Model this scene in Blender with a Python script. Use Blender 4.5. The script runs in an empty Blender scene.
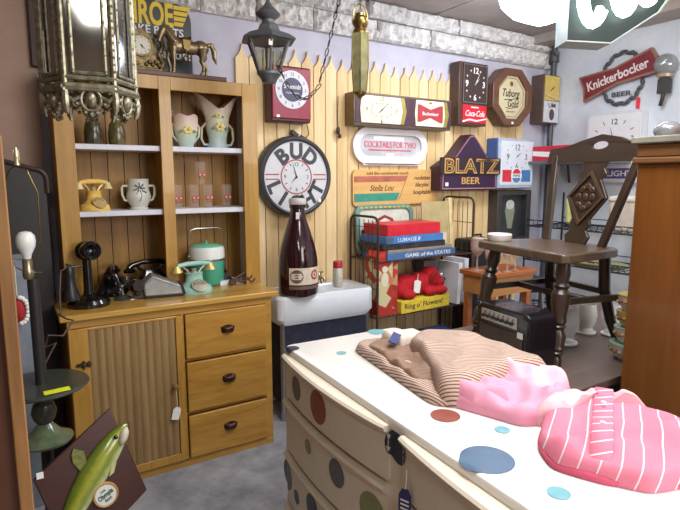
import bpy, bmesh, math, random
from mathutils import Matrix, Vector, Euler, noise
random.seed(7)
PI = math.pi
SC = bpy.context.scene
COL = SC.collection

# ------------------------------------------------------------------ materials
def S(r, g, b):
    f = lambda c: (c/255/12.92) if c/255 <= .04045 else ((c/255+.055)/1.055)**2.4
    return (f(r), f(g), f(b), 1.0)
def newmat(name):
    m = bpy.data.materials.new(name); m.use_nodes = True
    nt = m.node_tree; nt.nodes.clear()
    out = nt.nodes.new('ShaderNodeOutputMaterial')
    b = nt.nodes.new('ShaderNodeBsdfPrincipled')
    nt.links.new(b.outputs[0], out.inputs[0])
    return m, nt, b, out
def ramp(nt, stops):
    r = nt.nodes.new('ShaderNodeValToRGB')
    e = r.color_ramp.elements
    e[0].position, e[0].color = stops[0]
    e[1].position, e[1].color = stops[-1]
    for p, c in stops[1:-1]:
        n = e.new(p); n.color = c
    return r
def objmap(nt, scale=(1, 1, 1), rot=(0, 0, 0)):
    t = nt.nodes.new('ShaderNodeTexCoord'); mp = nt.nodes.new('ShaderNodeMapping')
    mp.inputs['Scale'].default_value = scale; mp.inputs['Rotation'].default_value = rot
    nt.links.new(t.outputs['Object'], mp.inputs[0]); return mp
MC = {}
def pm(rgb, rough=.5, metal=0, var=.12, scale=25, bump=0, coat=0, name=None):
    """plain procedural material: a base colour broken up by noise"""
    key = (rgb, rough, metal, var, scale, bump, coat)
    if key in MC: return MC[key]
    m, nt, b, out = newmat(name or 'surface')
    c = S(*rgb)
    lo = tuple(x*(1-var) for x in c[:3])+(1,); hi = tuple(min(1, x*(1+var)) for x in c[:3])+(1,)
    mp = objmap(nt); n = nt.nodes.new('ShaderNodeTexNoise')
    n.inputs['Scale'].default_value = scale; n.inputs['Detail'].default_value = 4
    nt.links.new(mp.outputs[0], n.inputs['Vector'])
    r = ramp(nt, [(.3, lo), (.7, hi)])
    nt.links.new(n.outputs[0], r.inputs[0]); nt.links.new(r.outputs[0], b.inputs['Base Color'])
    b.inputs['Roughness'].default_value = rough; b.inputs['Metallic'].default_value = metal
    b.inputs['Coat Weight'].default_value = coat
    if bump:
        bp = nt.nodes.new('ShaderNodeBump'); bp.inputs['Strength'].default_value = bump; bp.inputs['Distance'].default_value = .01
        nt.links.new(n.outputs[0], bp.inputs['Height']); nt.links.new(bp.outputs[0], b.inputs['Normal'])
    MC[key] = m
    return m
def wood(c1, c2, axis='z', scale=7, rough=.45, stretch=.08, coat=0, contrast=.25, plank=None, knots=False):
    key = ('w', c1, c2, axis, scale, rough, stretch, coat, contrast, plank, knots)
    if key in MC: return MC[key]
    m, nt, b, out = newmat('wood_grain')
    sc = [1, 1, 1]; sc['xyz'.index(axis)] = stretch
    mp = objmap(nt, tuple(sc))
    n = nt.nodes.new('ShaderNodeTexNoise'); n.inputs['Scale'].default_value = scale*4; n.inputs['Detail'].default_value = 6
    n.inputs['Distortion'].default_value = .6
    nt.links.new(mp.outputs[0], n.inputs['Vector'])
    n2 = nt.nodes.new('ShaderNodeTexNoise'); n2.inputs['Scale'].default_value = scale*22; n2.inputs['Detail'].default_value = 3
    nt.links.new(mp.outputs[0], n2.inputs['Vector'])
    mx = nt.nodes.new('ShaderNodeMix'); mx.inputs[0].default_value = .35
    nt.links.new(n.outputs[0], mx.inputs[2]); nt.links.new(n2.outputs[0], mx.inputs[3])
    r = ramp(nt, [(.5-contrast, S(*c1)), (.5+contrast, S(*c2))])
    nt.links.new(mx.outputs[0], r.inputs[0])
    col = r.outputs[0]
    if knots:
        mp2 = objmap(nt, (1, 1, .45)); v = nt.nodes.new('ShaderNodeTexVoronoi'); v.inputs['Scale'].default_value = 5.5
        nt.links.new(mp2.outputs[0], v.inputs['Vector'])
        kr = ramp(nt, [(.03, (.12, .05, .015, 1)), (.10, (1, 1, 1, 1))])
        nt.links.new(v.outputs['Distance'], kr.inputs[0])
        mm = nt.nodes.new('ShaderNodeMix'); mm.data_type = 'RGBA'; mm.blend_type = 'MULTIPLY'; mm.inputs[0].default_value = .8
        nt.links.new(col, mm.inputs[6]); nt.links.new(kr.outputs[0], mm.inputs[7]); col = mm.outputs[2]
    nt.links.new(col, b.inputs['Base Color'])
    b.inputs['Roughness'].default_value = rough; b.inputs['Coat Weight'].default_value = coat
    bp = nt.nodes.new('ShaderNodeBump'); bp.inputs['Strength'].default_value = .12; bp.inputs['Distance'].default_value = .004
    nt.links.new(mx.outputs[0], bp.inputs['Height']); nt.links.new(bp.outputs[0], b.inputs['Normal'])
    MC[key] = m
    return m
def glass(rgb=(235, 245, 245), gloss=.12, rough=.04, name='clear_glass'):
    key = ('g', rgb, gloss, rough)
    if key in MC: return MC[key]
    m, nt, b, out = newmat(name); nt.nodes.remove(b)
    t = nt.nodes.new('ShaderNodeBsdfTransparent'); t.inputs[0].default_value = S(*rgb)
    g = nt.nodes.new('ShaderNodeBsdfGlossy'); g.inputs['Roughness'].default_value = rough
    lw = nt.nodes.new('ShaderNodeLayerWeight'); lw.inputs[0].default_value = .35
    ad = nt.nodes.new('ShaderNodeMath'); ad.operation = 'MULTIPLY_ADD'; ad.inputs[1].default_value = .6; ad.inputs[2].default_value = gloss
    nt.links.new(lw.outputs['Facing'], ad.inputs[0])
    mx = nt.nodes.new('ShaderNodeMixShader')
    nt.links.new(ad.outputs[0], mx.inputs[0]); nt.links.new(t.outputs[0], mx.inputs[1]); nt.links.new(g.outputs[0], mx.inputs[2])
    nt.links.new(mx.outputs[0], out.inputs[0])
    MC[key] = m
    return m
def glow(rgb, s, name='glow'):
    key = ('e', rgb, s)
    if key in MC: return MC[key]
    m, nt, b, out = newmat(name)
    b.inputs['Base Color'].default_value = S(*rgb)
    b.inputs['Emission Color'].default_value = S(*rgb); b.inputs['Emission Strength'].default_value = s
    MC[key] = m
    return m
def frosted(rgb, alpha, rough=.3):
    key = ('f', rgb, alpha)
    if key in MC: return MC[key]
    m, nt, b, out = newmat('frosted_glass'); b.inputs['Base Color'].default_value = S(*rgb); b.inputs['Roughness'].default_value = rough
    t = nt.nodes.new('ShaderNodeBsdfTransparent'); t.inputs[0].default_value = S(*rgb); mx = nt.nodes.new('ShaderNodeMixShader'); mx.inputs[0].default_value = alpha
    nt.links.new(t.outputs[0], mx.inputs[1]); nt.links.new(b.outputs[0], mx.inputs[2]); nt.links.new(mx.outputs[0], out.inputs[0])
    MC[key] = m; return m
def stripes(base, line, direction, period, duty, rough=.85, zw=.9):
    """woven stripes that run across the object's own x/y plane"""
    m, nt, b, out = newmat('striped_cloth')
    t = nt.nodes.new('ShaderNodeTexCoord'); dp = nt.nodes.new('ShaderNodeVectorMath'); dp.operation = 'DOT_PRODUCT'
    nt.links.new(t.outputs['Object'], dp.inputs[0]); dp.inputs[1].default_value = (direction[0], direction[1], zw)
    mu = nt.nodes.new('ShaderNodeMath'); mu.operation = 'MULTIPLY'; mu.inputs[1].default_value = 1/period
    nt.links.new(dp.outputs['Value'], mu.inputs[0])
    fr = nt.nodes.new('ShaderNodeMath'); fr.operation = 'FRACT'; nt.links.new(mu.outputs[0], fr.inputs[0])
    r = ramp(nt, [(0, S(*line)), (duty, S(*base))]); r.color_ramp.interpolation = 'CONSTANT'
    nt.links.new(fr.outputs[0], r.inputs[0])
    n = nt.nodes.new('ShaderNodeTexNoise'); n.inputs['Scale'].default_value = 9
    nt.links.new(t.outputs['Object'], n.inputs['Vector'])
    mm = nt.nodes.new('ShaderNodeMix'); mm.data_type = 'RGBA'; mm.blend_type = 'MULTIPLY'; mm.inputs[0].default_value = .25
    nt.links.new(r.outputs[0], mm.inputs[6]); nt.links.new(n.outputs[0], mm.inputs[7])
    nt.links.new(mm.outputs[2], b.inputs['Base Color']); b.inputs['Roughness'].default_value = rough
    return m

# ------------------------------------------------------------------ mesh builder
RX = Matrix.Rotation(PI/2, 4, 'X')          # xy plane -> xz plane facing -y
I4 = Matrix.Identity(4)
def T(x, y, z): return Matrix.Translation((x, y, z))
def R(a, ax='Z'): return Matrix.Rotation(a, 4, ax)
_txt = {}
class MB:
    def __init__(s): s.bm = bmesh.new(); s.mi = 0
    def _new(s, verts, faces, M=None, mi=None):
        mi = s.mi if mi is None else mi
        vs = [s.bm.verts.new((M @ Vector(v)) if M is not None else v) for v in verts]
        for f in faces:
            try:
                fc = s.bm.faces.new([vs[i] for i in f]); fc.material_index = mi
            except ValueError: pass
        return vs
    def box(s, c, d, rot=None, mi=None, M=None, taper=(1, 1)):
        hx, hy, hz = d[0]/2, d[1]/2, d[2]/2
        v = []
        for z, k in ((-hz, (1, 1)), (hz, taper)):
            for x, y in ((-hx, -hy), (hx, -hy), (hx, hy), (-hx, hy)): v.append((x*k[0], y*k[1], z))
        A = T(*c)
        if rot: A = A @ Euler(rot).to_matrix().to_4x4()
        if M is not None: A = M @ A
        s._new(v, [(0, 3, 2, 1), (4, 5, 6, 7), (0, 1, 5, 4), (1, 2, 6, 5), (2, 3, 7, 6), (3, 0, 4, 7)], A, mi); return s
    def bbox(s, a, b, mi=None, M=None):
        return s.box([(a[i]+b[i])/2 for i in range(3)], [abs(b[i]-a[i]) for i in range(3)], None, mi, M)
    def loft(s, rings, closed=True, cap=True, M=None, mi=None, wrap=False):
        n = len(rings[0]); v = [p for r in rings for p in r]; f = []
        k = len(rings)
        for i in range(k if wrap else k-1):
            i2 = (i+1) % k
            for j in range(n if closed else n-1):
                j2 = (j+1) % n
                f.append((i*n+j, i*n+j2, i2*n+j2, i2*n+j))
        if cap and not wrap:
            f.append(tuple(range(n-1, -1, -1))); f.append(tuple((k-1)*n+j for j in range(n)))
        s._new(v, f, M, mi); return s
    def lathe(s, prof, n=24, M=None, mi=None, sx=1, sy=1):
        rings = [[(r*sx*math.cos(2*PI*j/n), r*sy*math.sin(2*PI*j/n), z) for j in range(n)] for r, z in [(max(r, 1e-5), z) for r, z in prof]]
        return s.loft(rings, M=M, mi=mi)
    def cyl(s, p0, p1, r0, r1=None, n=16, mi=None, M=None):
        return s.tube([p0, p1], [r0, r0 if r1 is None else r1], n, M=M, mi=mi)
    def tube(s, pts, r, n=8, closed=False, M=None, mi=None, flat=None):
        P = [Vector(p) for p in pts]; k = len(P)
        rr = r if isinstance(r, (list, tuple)) else [r]*k
        rings = []; up = None
        for i in range(k):
            a = P[i-1] if (i > 0 or closed) else P[0]; b = P[(i+1) % k] if (i < k-1 or closed) else P[-1]
            t = (b-a)
            if t.length < 1e-9: t = Vector((0, 0, 1))
            t.normalize()
            if up is None:
                up = Vector((0, 0, 1)) if abs(t.z) < .9 else Vector((1, 0, 0))
            u = t.cross(up)
            if u.length < 1e-6: u = t.orthogonal()
            u.normalize(); w = u.cross(t).normalized(); up = w
            fu, fw = (1, 1) if flat is None else flat
            rings.append([tuple(P[i] + rr[i]*(fu*math.cos(2*PI*j/n)*u + fw*math.sin(2*PI*j/n)*w)) for j in range(n)])
        return s.loft(rings, M=M, mi=mi, wrap=closed)
    def sphere(s, c, r, n=16, m=10, M=None, mi=None, rot=None):
        if not isinstance(r, (list, tuple)): r = (r, r, r)
        A = T(*c)
        if rot: A = A @ Euler(rot).to_matrix().to_4x4()
        A = A @ Matrix.Diagonal((r[0], r[1], r[2], 1))
        if M is not None: A = M @ A
        return s.lathe([(math.cos(-PI/2+PI*i/m), math.sin(-PI/2+PI*i/m)) for i in range(m+1)], n, A, mi)
    def prism(s, pts, a, b, M=None, mi=None, plane='xz'):
        """2-D outline extruded; xz: from y=a to y=b; xy: from z=a to z=b"""
        if plane == 'xz': ring = lambda d: [(x, d, z) for x, z in pts]
        elif plane == 'xy': ring = lambda d: [(x, y, d) for x, y in pts]
        else: ring = lambda d: [(d, y, z) for y, z in pts]
        return s.loft([ring(a), ring(b)], M=M, mi=mi)
    def ringprism(s, outer, inner, a, b, M=None, mi=None, plane='xz'):
        if plane == 'xz': q = lambda p, d: (p[0], d, p[1])
        else: q = lambda p, d: (p[0], p[1], d)
        n = len(outer)
        rings = [[q(p, a) for p in outer], [q(p, b) for p in outer], [q(p, b) for p in inner], [q(p, a) for p in inner]]
        return s.loft(rings, M=M, mi=mi, wrap=True)
    def text(s, body, size, M=None, ext=.0006, shear=0, off=0, width=None, align='CENTER', mi=None):
        key = (body, shear, off, align)
        if key not in _txt:
            cu = bpy.data.curves.new('glyphs', 'FONT'); cu.body = body; cu.size = 1; cu.shear = shear
            cu.offset = off; cu.align_x = align; cu.align_y = 'CENTER'; cu.resolution_u = 3; cu.fill_mode = 'BOTH'; cu.extrude = .5
            o = bpy.data.objects.new('glyphs', cu); COL.objects.link(o)
            me = bpy.data.meshes.new_from_object(o.evaluated_get(bpy.context.evaluated_depsgraph_get()))
            _txt[key] = ([tuple(v.co) for v in me.vertices], [tuple(p.vertices) for p in me.polygons])
            bpy.data.objects.remove(o); bpy.data.curves.remove(cu); bpy.data.meshes.remove(me)
        v, f = _txt[key]
        if not v: return s
        w = max(p[0] for p in v)-min(p[0] for p in v)
        sx = size if width is None else width/max(w, 1e-6)
        cy = (max(p[1] for p in v)+min(p[1] for p in v))/2
        A = RX @ Matrix.Diagonal((sx, size, ext*2, 1)) @ T(0, -cy, 0)
        if M is not None: A = M @ A
        s._new(v, f, A, mi); return s
    def arc(s, body, size, R0, a0, a1, y, mi=None, inward=False, off=0, c=(0, 0), ext=.0006, ry=1, sx=1):
        n = len(body)
        for i, ch in enumerate(body):
            if ch == ' ': continue
            a = a0 + (a1-a0)*(i/(n-1) if n > 1 else 0)
            rot = (a-PI/2) if not inward else (a+PI/2)
            M = T(c[0]+R0*math.cos(a), y, c[1]+R0*ry*math.sin(a)) @ Matrix.Rotation(-rot, 4, 'Y') @ Matrix.Diagonal((sx, 1, 1, 1))
            s.text(ch, size, M, ext=ext, off=off, mi=mi)
        return s
    def build(s, name, mats, parent=None, loc=None, rot=None, sharp=35, bevel=0, kind=None, smooth=True, sub=0, remesh=0, soften=0):
        bmesh.ops.remove_doubles(s.bm, verts=s.bm.verts, dist=2e-6)
        bmesh.ops.recalc_face_normals(s.bm, faces=s.bm.faces)
        me = bpy.data.meshes.new(name); s.bm.to_mesh(me); s.bm.free()
        for m in (mats if isinstance(mats, (list, tuple)) else [mats]): me.materials.append(m)
        if smooth:
            for p in me.polygons: p.use_smooth = True
            if not remesh: me.set_sharp_from_angle(angle=math.radians(sharp))
        o = bpy.data.objects.new(name, me); COL.objects.link(o)
        if parent is not None: o.parent = parent
        if loc: o.location = loc
        if rot: o.rotation_euler = rot
        if bevel:
            b = o.modifiers.new('bevel', 'BEVEL'); b.width = bevel; b.segments = 2; b.limit_method = 'ANGLE'; b.angle_limit = math.radians(40)
        if remesh:
            r = o.modifiers.new('remesh', 'REMESH'); r.mode = 'VOXEL'; r.voxel_size = remesh; r.use_smooth_shade = True
        if soften:
            q = o.modifiers.new('smooth', 'SMOOTH'); q.iterations = soften; q.factor = .5
        if sub:
            q = o.modifiers.new('sub', 'SUBSURF'); q.levels = sub; q.render_levels = sub
        if kind: o['kind'] = kind
        return o
def thing(name, label, cat, loc=(0, 0, 0), rz=0, group=None, rot=None):
    o = bpy.data.objects.new(name, None); COL.objects.link(o); o.empty_display_size = .05
    o.location = loc; o.rotation_euler = rot or (0, 0, rz); o['label'] = label; o['category'] = cat
    if group: o['group'] = group
    return o
def tag(o, label, cat, group=None, kind=None):
    o['label'] = label; o['category'] = cat
    if group: o['group'] = group
    if kind: o['kind'] = kind
    return o
def dup(root, loc, rz=0, label=None, scale=None):
    r = root.copy(); COL.objects.link(r); r.location = loc; r.rotation_euler = (0, 0, rz)
    if scale: r.scale = (scale,)*3
    if label: r['label'] = label
    for ch in list(root.children):
        c = ch.copy(); COL.objects.link(c); c.parent = r
        for g in list(ch.children):
            d = g.copy(); COL.objects.link(d); d.parent = c
    return r
def circ(r, n=40, c=(0, 0), rx=1, rz=1, a0=0): return [(c[0]+r*rx*math.cos(a0+2*PI*i/n), c[1]+r*rz*math.sin(a0+2*PI*i/n)) for i in range(n)]
def rrect(w, h, r, n=6, c=(0, 0)):
    out = []
    for cx, cy, a in ((w/2-r, h/2-r, 0), (-w/2+r, h/2-r, PI/2), (-w/2+r, -h/2+r, PI), (w/2-r, -h/2+r, 1.5*PI)):
        for i in range(n+1):
            t = a+PI/2*i/n; out.append((c[0]+cx+r*math.cos(t), c[1]+cy+r*math.sin(t)))
    return out
def arcpts(c, r, a0, a1, n, plane='xz', y=0):
    out = []
    for i in range(n+1):
        a = a0+(a1-a0)*i/n; u, v = r*math.cos(a), r*math.sin(a)
        out.append((c[0]+u, y, c[1]+v) if plane == 'xz' else (c[0]+u, c[1]+v, y))
    return out
def hands(parent, c, y, L, ah, am, mat_, r=.003):
    m = MB()
    for a, l, w in ((ah, L*.6, r*1.3), (am, L, r)):
        d = (math.sin(a), math.cos(a)); q = (d[1], -d[0])
        m.prism([(c[0]+q[0]*w-d[0]*.1*l, c[1]+q[1]*w-d[1]*.1*l), (c[0]+d[0]*l, c[1]+d[1]*l), (c[0]-q[0]*w-d[0]*.1*l, c[1]-q[1]*w-d[1]*.1*l)], y-.0015, y)
    m.build('hands', mat_, parent)

BLACK = pm((22, 21, 24), .35); BLACKGLOSS = pm((14, 13, 15), .12, coat=.5); DARK = pm((36, 32, 32), .7)
WHITE = pm((232, 230, 228), .5, var=.04); CREAM = pm((226, 214, 176), .5, var=.06); RED = pm((196, 28, 44), .5)
GOLD = pm((190, 150, 70), .3, .9); BRASS = pm((150, 125, 72), .3, .95, .25, 30); STEEL = pm((170, 170, 172), .28, .95, .1)
IRON = pm((72, 50, 38), .6, .3, .3, 40); PAPER = pm((238, 236, 232), .8, var=.03); PEWTER = pm((120, 112, 96), .38, .85, .35, 60)

YW = 3.12          # drywall face
YF = 3.10          # picket face
XR = 4.10          # right wall face
CE = 2.64          # ceiling

# ------------------------------------------------------------------ setting
def concrete(c1, c2, sc, rough=.85, bump=.3):
    m, nt, b, out = newmat('plaster_or_concrete')
    mp = objmap(nt); n = nt.nodes.new('ShaderNodeTexNoise'); n.inputs['Scale'].default_value = sc; n.inputs['Detail'].default_value = 9; n.inputs['Roughness'].default_value = .65
    nt.links.new(mp.outputs[0], n.inputs['Vector'])
    r = ramp(nt, [(.32, S(*c1)), (.68, S(*c2))]); nt.links.new(n.outputs[0], r.inputs[0]); nt.links.new(r.outputs[0], b.inputs['Base Color'])
    b.inputs['Roughness'].default_value = rough
    bp = nt.nodes.new('ShaderNodeBump'); bp.inputs['Strength'].default_value = bump; bp.inputs['Distance'].default_value = .02
    nt.links.new(n.outputs[0], bp.inputs['Height']); nt.links.new(bp.outputs[0], b.inputs['Normal'])
    return m
MB().bbox((-1.2, -2.2, -.08), (4.3, 3.3, 0)).build('floor', concrete((112, 112, 116), (160, 160, 164), 6, .7), kind='structure')
DRY = concrete((176, 172, 186), (200, 197, 208), 3, .9, .08)
m = MB(); m.bbox((-1.2, YW, 0), (XR+.2, YW+.12, CE+.05)); m.build('wall_back', DRY, kind='structure')
MB().bbox((XR, -2.2, 0), (XR+.12, YW, CE+.05)).build('wall_right', concrete((196, 204, 214), (226, 230, 236), 2.5, .85, .1), kind='structure')
MB().bbox((-1.08, -2.3, 0), (.7, -2.2, CE+.05)).build('wall_front_added', concrete((92, 72, 60), (110, 90, 76), 3, .9, .1), kind='structure')  # unseen partial wall, added to give the lantern mirror a dark reflection
MB().bbox((-1.2, -2.2, 0), (-1.08, YW, CE+.05)).build('wall_left', concrete((120, 98, 84), (138, 114, 98), 3, .9, .1), kind='structure')
MB().bbox((-1.08, YW-.05, 0), (.19, YW, CE+.02)).build('trim_1', concrete((156, 128, 112), (174, 146, 130), 3, .9, .1), kind='structure')
m = MB()
m.bbox((-1.2, -2.2, CE+.03), (4.3, 3.3, CE+.12))
for i in range(7):
    x0 = -1.2+i*.79; m.bbox((x0+.006, -2.2, CE), (x0+.784, YW+.02, CE+.03))
m.bbox((XR-.26, -2.2, CE-.07), (XR, YW, CE))
m.build('ceiling', concrete((158, 148, 140), (184, 174, 166), 3, .9, .1), kind='structure')
# rough white stone blocks that run along the head of the back wall
m = MB(); rnd = random.Random(3)
def stone(m, x0, x1, z0, z1, y0, y1):
    nx, nz = max(2, int((x1-x0)/.012)), max(2, int((z1-z0)/.012))
    g = []
    for j in range(nz+1):
        row = []
        for i in range(nx+1):
            x = x0+(x1-x0)*i/nx; z = z0+(z1-z0)*j/nz
            e = min(i, nx-i, j, nz-j)
            d = 0 if e == 0 else .010+.030*noise.noise(Vector((x*26, z*26, y0*9)))+.022*noise.noise(Vector((x*58, z*58, 1)))
            row.append((x, y0-d+(.012 if e == 0 else 0), z))
        g.append(row)
    v = [p for r in g for p in r]; f = []
    for j in range(nz):
        for i in range(nx): f.append((j*(nx+1)+i, j*(nx+1)+i+1, (j+1)*(nx+1)+i+1, (j+1)*(nx+1)+i))
    m._new(v, f)
    m.bbox((x0, y0+.011, z0), (x1, y1, z1))
x = -.2
while x < 4.05:
    w = rnd.uniform(.34, .5); x2 = min(x+w, 4.09)
    stone(m, x+.006, x2-.006, 2.395, 2.522, 3.075+rnd.uniform(-.012, .012), YW+.01); x = x2
x = .02
while x < 4.05:
    w = rnd.uniform(.3, .52); x2 = min(x+w, 4.09)
    dz = rnd.uniform(-.004, .002)
    stone(m, x+.007, x2-.007, 2.53, 2.635+dz, 3.07+rnd.uniform(-.03, .02), YW+.01); x = x2
m.build('trim_2', concrete((190, 186, 182), (236, 232, 228), 16, .95, .8), kind='structure')
# pipe in the corner
m = MB(); m.tube([(4.045, 3.03, 0), (4.045, 3.03, CE)], .024, 12); m.tube([(4.045, 3.03, 2.44), (4.045, 3.03, 2.52)], .04, 12)
m.tube([(4.0, 2.97, 2.5), (4.045, 3.03, 2.5), (4.06, 3.08, 2.42)], .018, 8)
tag(m.build('corner_pipe', pm((84, 82, 86), .5, .4)), 'grey vertical pipe running up the corner of the two white walls', 'pipe')
# picket fence on the back wall
m = MB(); x = 1.22; rnd = random.Random(5); i = 0
while x < 3.69:
    w = .088; tip = 2.255+rnd.uniform(-.012, .012); sh = tip-.085
    pts = [(x+.003, .02), (x+w-.003, .02), (x+w-.003, sh)]
    pts += [(x+w-.003-(w/2-.003)*math.sin(t*PI/8), sh+(tip-sh)*(1-math.cos(t*PI/8))*.35+(tip-sh)*.65*t/4) for t in range(1, 5)]
    pts += [(x+.003+(w/2-.003)*math.sin(t*PI/8), sh+(tip-sh)*(1-math.cos(t*PI/8))*.35+(tip-sh)*.65*t/4) for t in range(3, -1, -1)]
    m.prism(pts, YF+rnd.uniform(-.002, .002), YW-.002, mi=i % 3); x += w; i += 1
tag(m.build('picket_fence', [wood((206, 170, 112), (238, 212, 164), 'z', 5, .6, .07, knots=True), wood((214, 182, 126), (242, 218, 174), 'z', 6, .6, .07), wood((198, 160, 104), (232, 202, 150), 'z', 5, .6, .07, knots=True)]),
    'natural pine picket fence fixed flat along the back wall', 'fence')

# ------------------------------------------------------------------ oak hutch cabinet
OAK = wood((152, 108, 38), (196, 150, 68), 'z', 5, .38, .09, .2)
OAKH = wood((154, 110, 40), (198, 152, 70), 'x', 5, .38, .09, .2)
PLANK = wood((122, 86, 34), (182, 136, 64), 'z', 5, .5, .08, knots=True)
BEAD = wood((120, 92, 54), (164, 134, 88), 'z', 6, .6, .06)
hut = thing('hutch_cabinet', 'tall golden oak hutch cabinet with open white shelves, one door and three drawers', 'cabinet', (0, 0, 0))
m = MB()   # carcass of the base
m.bbox((.20, 2.61, .03), (.225, 3.09, .838)); m.bbox((1.165, 2.61, .03), (1.19, 3.09, .838)); m.bbox((.225, 3.07, .03), (1.165, 3.09, .838))
m.bbox((.225, 2.61, .03), (1.165, 3.07, .05)); m.bbox((.69, 2.62, .05), (.71, 3.07, .838))
m.bbox((.20, 2.595, .0), (.235, 3.08, .03)); m.bbox((1.155, 2.595, 0), (1.19, 3.08, .03))
m.build('base_carcass', OAK, hut, bevel=.002)
m = MB(); m.bbox((.20, 2.597, .803), (1.19, 2.612, .838)); m.bbox((1.155, 2.597, .0), (1.19, 2.612, .803)); m.bbox((.703, 2.597, .03), (.715, 2.612, .803)); m.bbox((.2, 2.597, .0), (1.155, 2.612, .04))
for z in (.276, .556): m.bbox((.715, 2.60, z), (1.155, 2.612, z+.012))
m.build('face_frame', OAKH, hut)
MB().bbox((.17, 2.575, .838), (1.225, 3.10, .868)).build('countertop', wood((158, 114, 44), (204, 160, 78), 'x', 4, .3, .07, .3), hut, bevel=.006)
m = MB(); m.bbox((.202, 2.583, .045), (.28, 2.597, .80)); m.bbox((.672, 2.583, .045), (.701, 2.597, .80)); m.bbox((.28, 2.583, .045), (.672, 2.597, .085)); m.bbox((.28, 2.583, .79), (.672, 2.597, .80))
door = m.build('door', OAK, hut, bevel=.002)
m = MB(); n = 11; w = (.672-.28)/n
for i in range(n):
    x0 = .28+i*w
    m.prism([(x0+.003, 2.588), (x0+w*.2, 2.5855), (x0+w*.8, 2.5855), (x0+w-.003, 2.588), (x0+w-.003, 2.596), (x0+.003, 2.596)], .085, .79, plane='xy')
    m.tube([(x0, 2.589, .085), (x0, 2.589, .79)], .0028, 6)
m.build('beadboard_panel', BEAD, door)
m = MB(); m.lathe([(0, 0), (.007, 0), (.007, .012), (.013, .02), (.014, .028), (.009, .034), (0, .035)], 16, T(.653, 2.583, .452) @ R(PI/2, 'X'))
m.build('knob', wood((120, 80, 36), (150, 104, 50), 'z', 6), door)
m = MB(); m.prism(circ(.016, 16, (.255, .634), 1.2, .8), 2.578, 2.583); m.prism(circ(.009, 12, (.232, .634)), 2.578, 2.583); m.prism(circ(.012, 12, (.278, .634), .8, 1.3), 2.578, 2.583)
m.tube([(.255, 2.576, .615), (.255, 2.576, .653)], .005, 8); m.sphere((.255, 2.575, .634), .007)
m.build('hinge', IRON, door)
for z0, z1 in ((.045, .27), (.293, .55), (.572, .80)):
    m = MB(); m.bbox((.72, 2.582, z0), (1.15, 2.602, z1))
    d = m.build('drawer', wood((152, 106, 38), (196, 148, 66), 'x', 6, .36, .10, .2, contrast=.2), hut, bevel=.004)
    c = (.937, (z0+z1)/2+.012)
    m = MB()      # bin pull
    rings = []
    for i in range(9):
        a = PI*i/8
        rings.append([(c[0]+.036*math.cos(a)*k, 2.582-.022*math.sin(a)*kk, c[1]+.016-hh) for k, kk, hh in ((1, .25, .0), (1.0, .8, .010), (.95, 1, .024), (.9, .9, .030), (.88, .7, .030), (.9, .1, .004))])
    m.loft(rings, closed=False, cap=False); m.prism(circ(.038, 20, (c[0], c[1]+.004), 1, .5), 2.580, 2.583); m.sphere((c[0], 2.572, c[1]+.004), (.033, .016, .013))
    m.build('bin_pull', pm((74, 50, 38), .35, .7, .3), d)
# upper hutch
m = MB()
for a, b in ((.225, .31), (.705, .765), (1.15, 1.237)): m.bbox((a, 2.835, .868), (b, 2.855, 1.98))
m.bbox((.31, 2.836, 1.912), (.705, 2.855, 1.98)); m.bbox((.765, 2.836, 1.912), (1.15, 2.855, 1.98))
m.build('hutch_frame', OAK, hut, bevel=.002)
m = MB(); m.bbox((.225, 2.855, .868), (.243, 3.098, 1.98)); m.bbox((.225, 2.855, 1.962), (1.237, 3.098, 1.978)); m.bbox((.727, 2.855, .868), (.743, 3.08, 1.962))
m.build('hutch_side', OAK, hut)
m = MB(); m.bbox((1.215, 2.855, .868), (1.233, 3.098, 1.962)); m.build('white_side_panel', WHITE, hut)['label'] = 'white painted side panel'
m = MB()
for i in range(12):
    x0 = .243+i*.081; m.bbox((x0+.002, 3.082, .868), (min(x0+.079, 1.214), 3.096, 1.962))
m.build('back_boards', PLANK, hut)
for z in (1.606, 1.281): MB().bbox((.245, 2.858, z), (1.212, 3.08, z+.027)).build('shelf', pm((214, 214, 222), .5, var=.05), hut, bevel=.003)['label'] = 'white painted shelf'
# price tag on the knob
m = MB(); m.prism([(-.019, -.03), (.019, -.03), (.019, .022), (.009, .034), (-.009, .034), (-.019, .022)], -.001, .001, T(0, 0, 0) @ R(.25, 'Y'))
t = m.build('price_tag', PAPER, None, (.652, 2.566, .31)); tag(t, 'white paper price tag hanging on string from cabinet door knob', 'tag')
m = MB(); m.tube([(.008, 0, .036), (.004, -.004, .09), (.002, -.006, .142)], .0012, 6); m.build('string', CREAM, t)

# ------------------------------------------------------------------ things on top of the hutch
HT = 1.98
mon = thing('enamel_sign', 'black rounded sign with big yellow letters and winged mark above the hutch', 'sign', (.64, 3.10, 1.985))
m = MB(); pts = [(-.34, 0), (.315, 0), (.315, .33)] + [(.315-.09+.09*math.cos(t*PI/12), .33+.09*math.sin(t*PI/12)) for t in range(1, 7)] + [(-.25+.09*math.cos(PI/2+t*PI/12), .33+.09*math.sin(PI/2+t*PI/12)) for t in range(0, 7)]
m.prism(pts, -.035, -.02); m.build('sign_board', pm((38, 38, 42), .4), mon)
m = MB(); m.text('MONROE', .165, T(.012, -.036, .352), off=.03, width=.41, shear=.0)
for i, (w0, w1) in enumerate(((.222, .315), (.222, .302), (.222, .29), (.222, .278))):
    m.prism([(w0, .408-i*.028), (w1, .408-i*.028), (w1-.01, .387-i*.028), (w0, .387-i*.028)], -.037, -.035)
m.build('lettering', pm((222, 188, 30), .5, var=.05), mon)['label'] = 'yellow letters with winged stripes'
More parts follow.
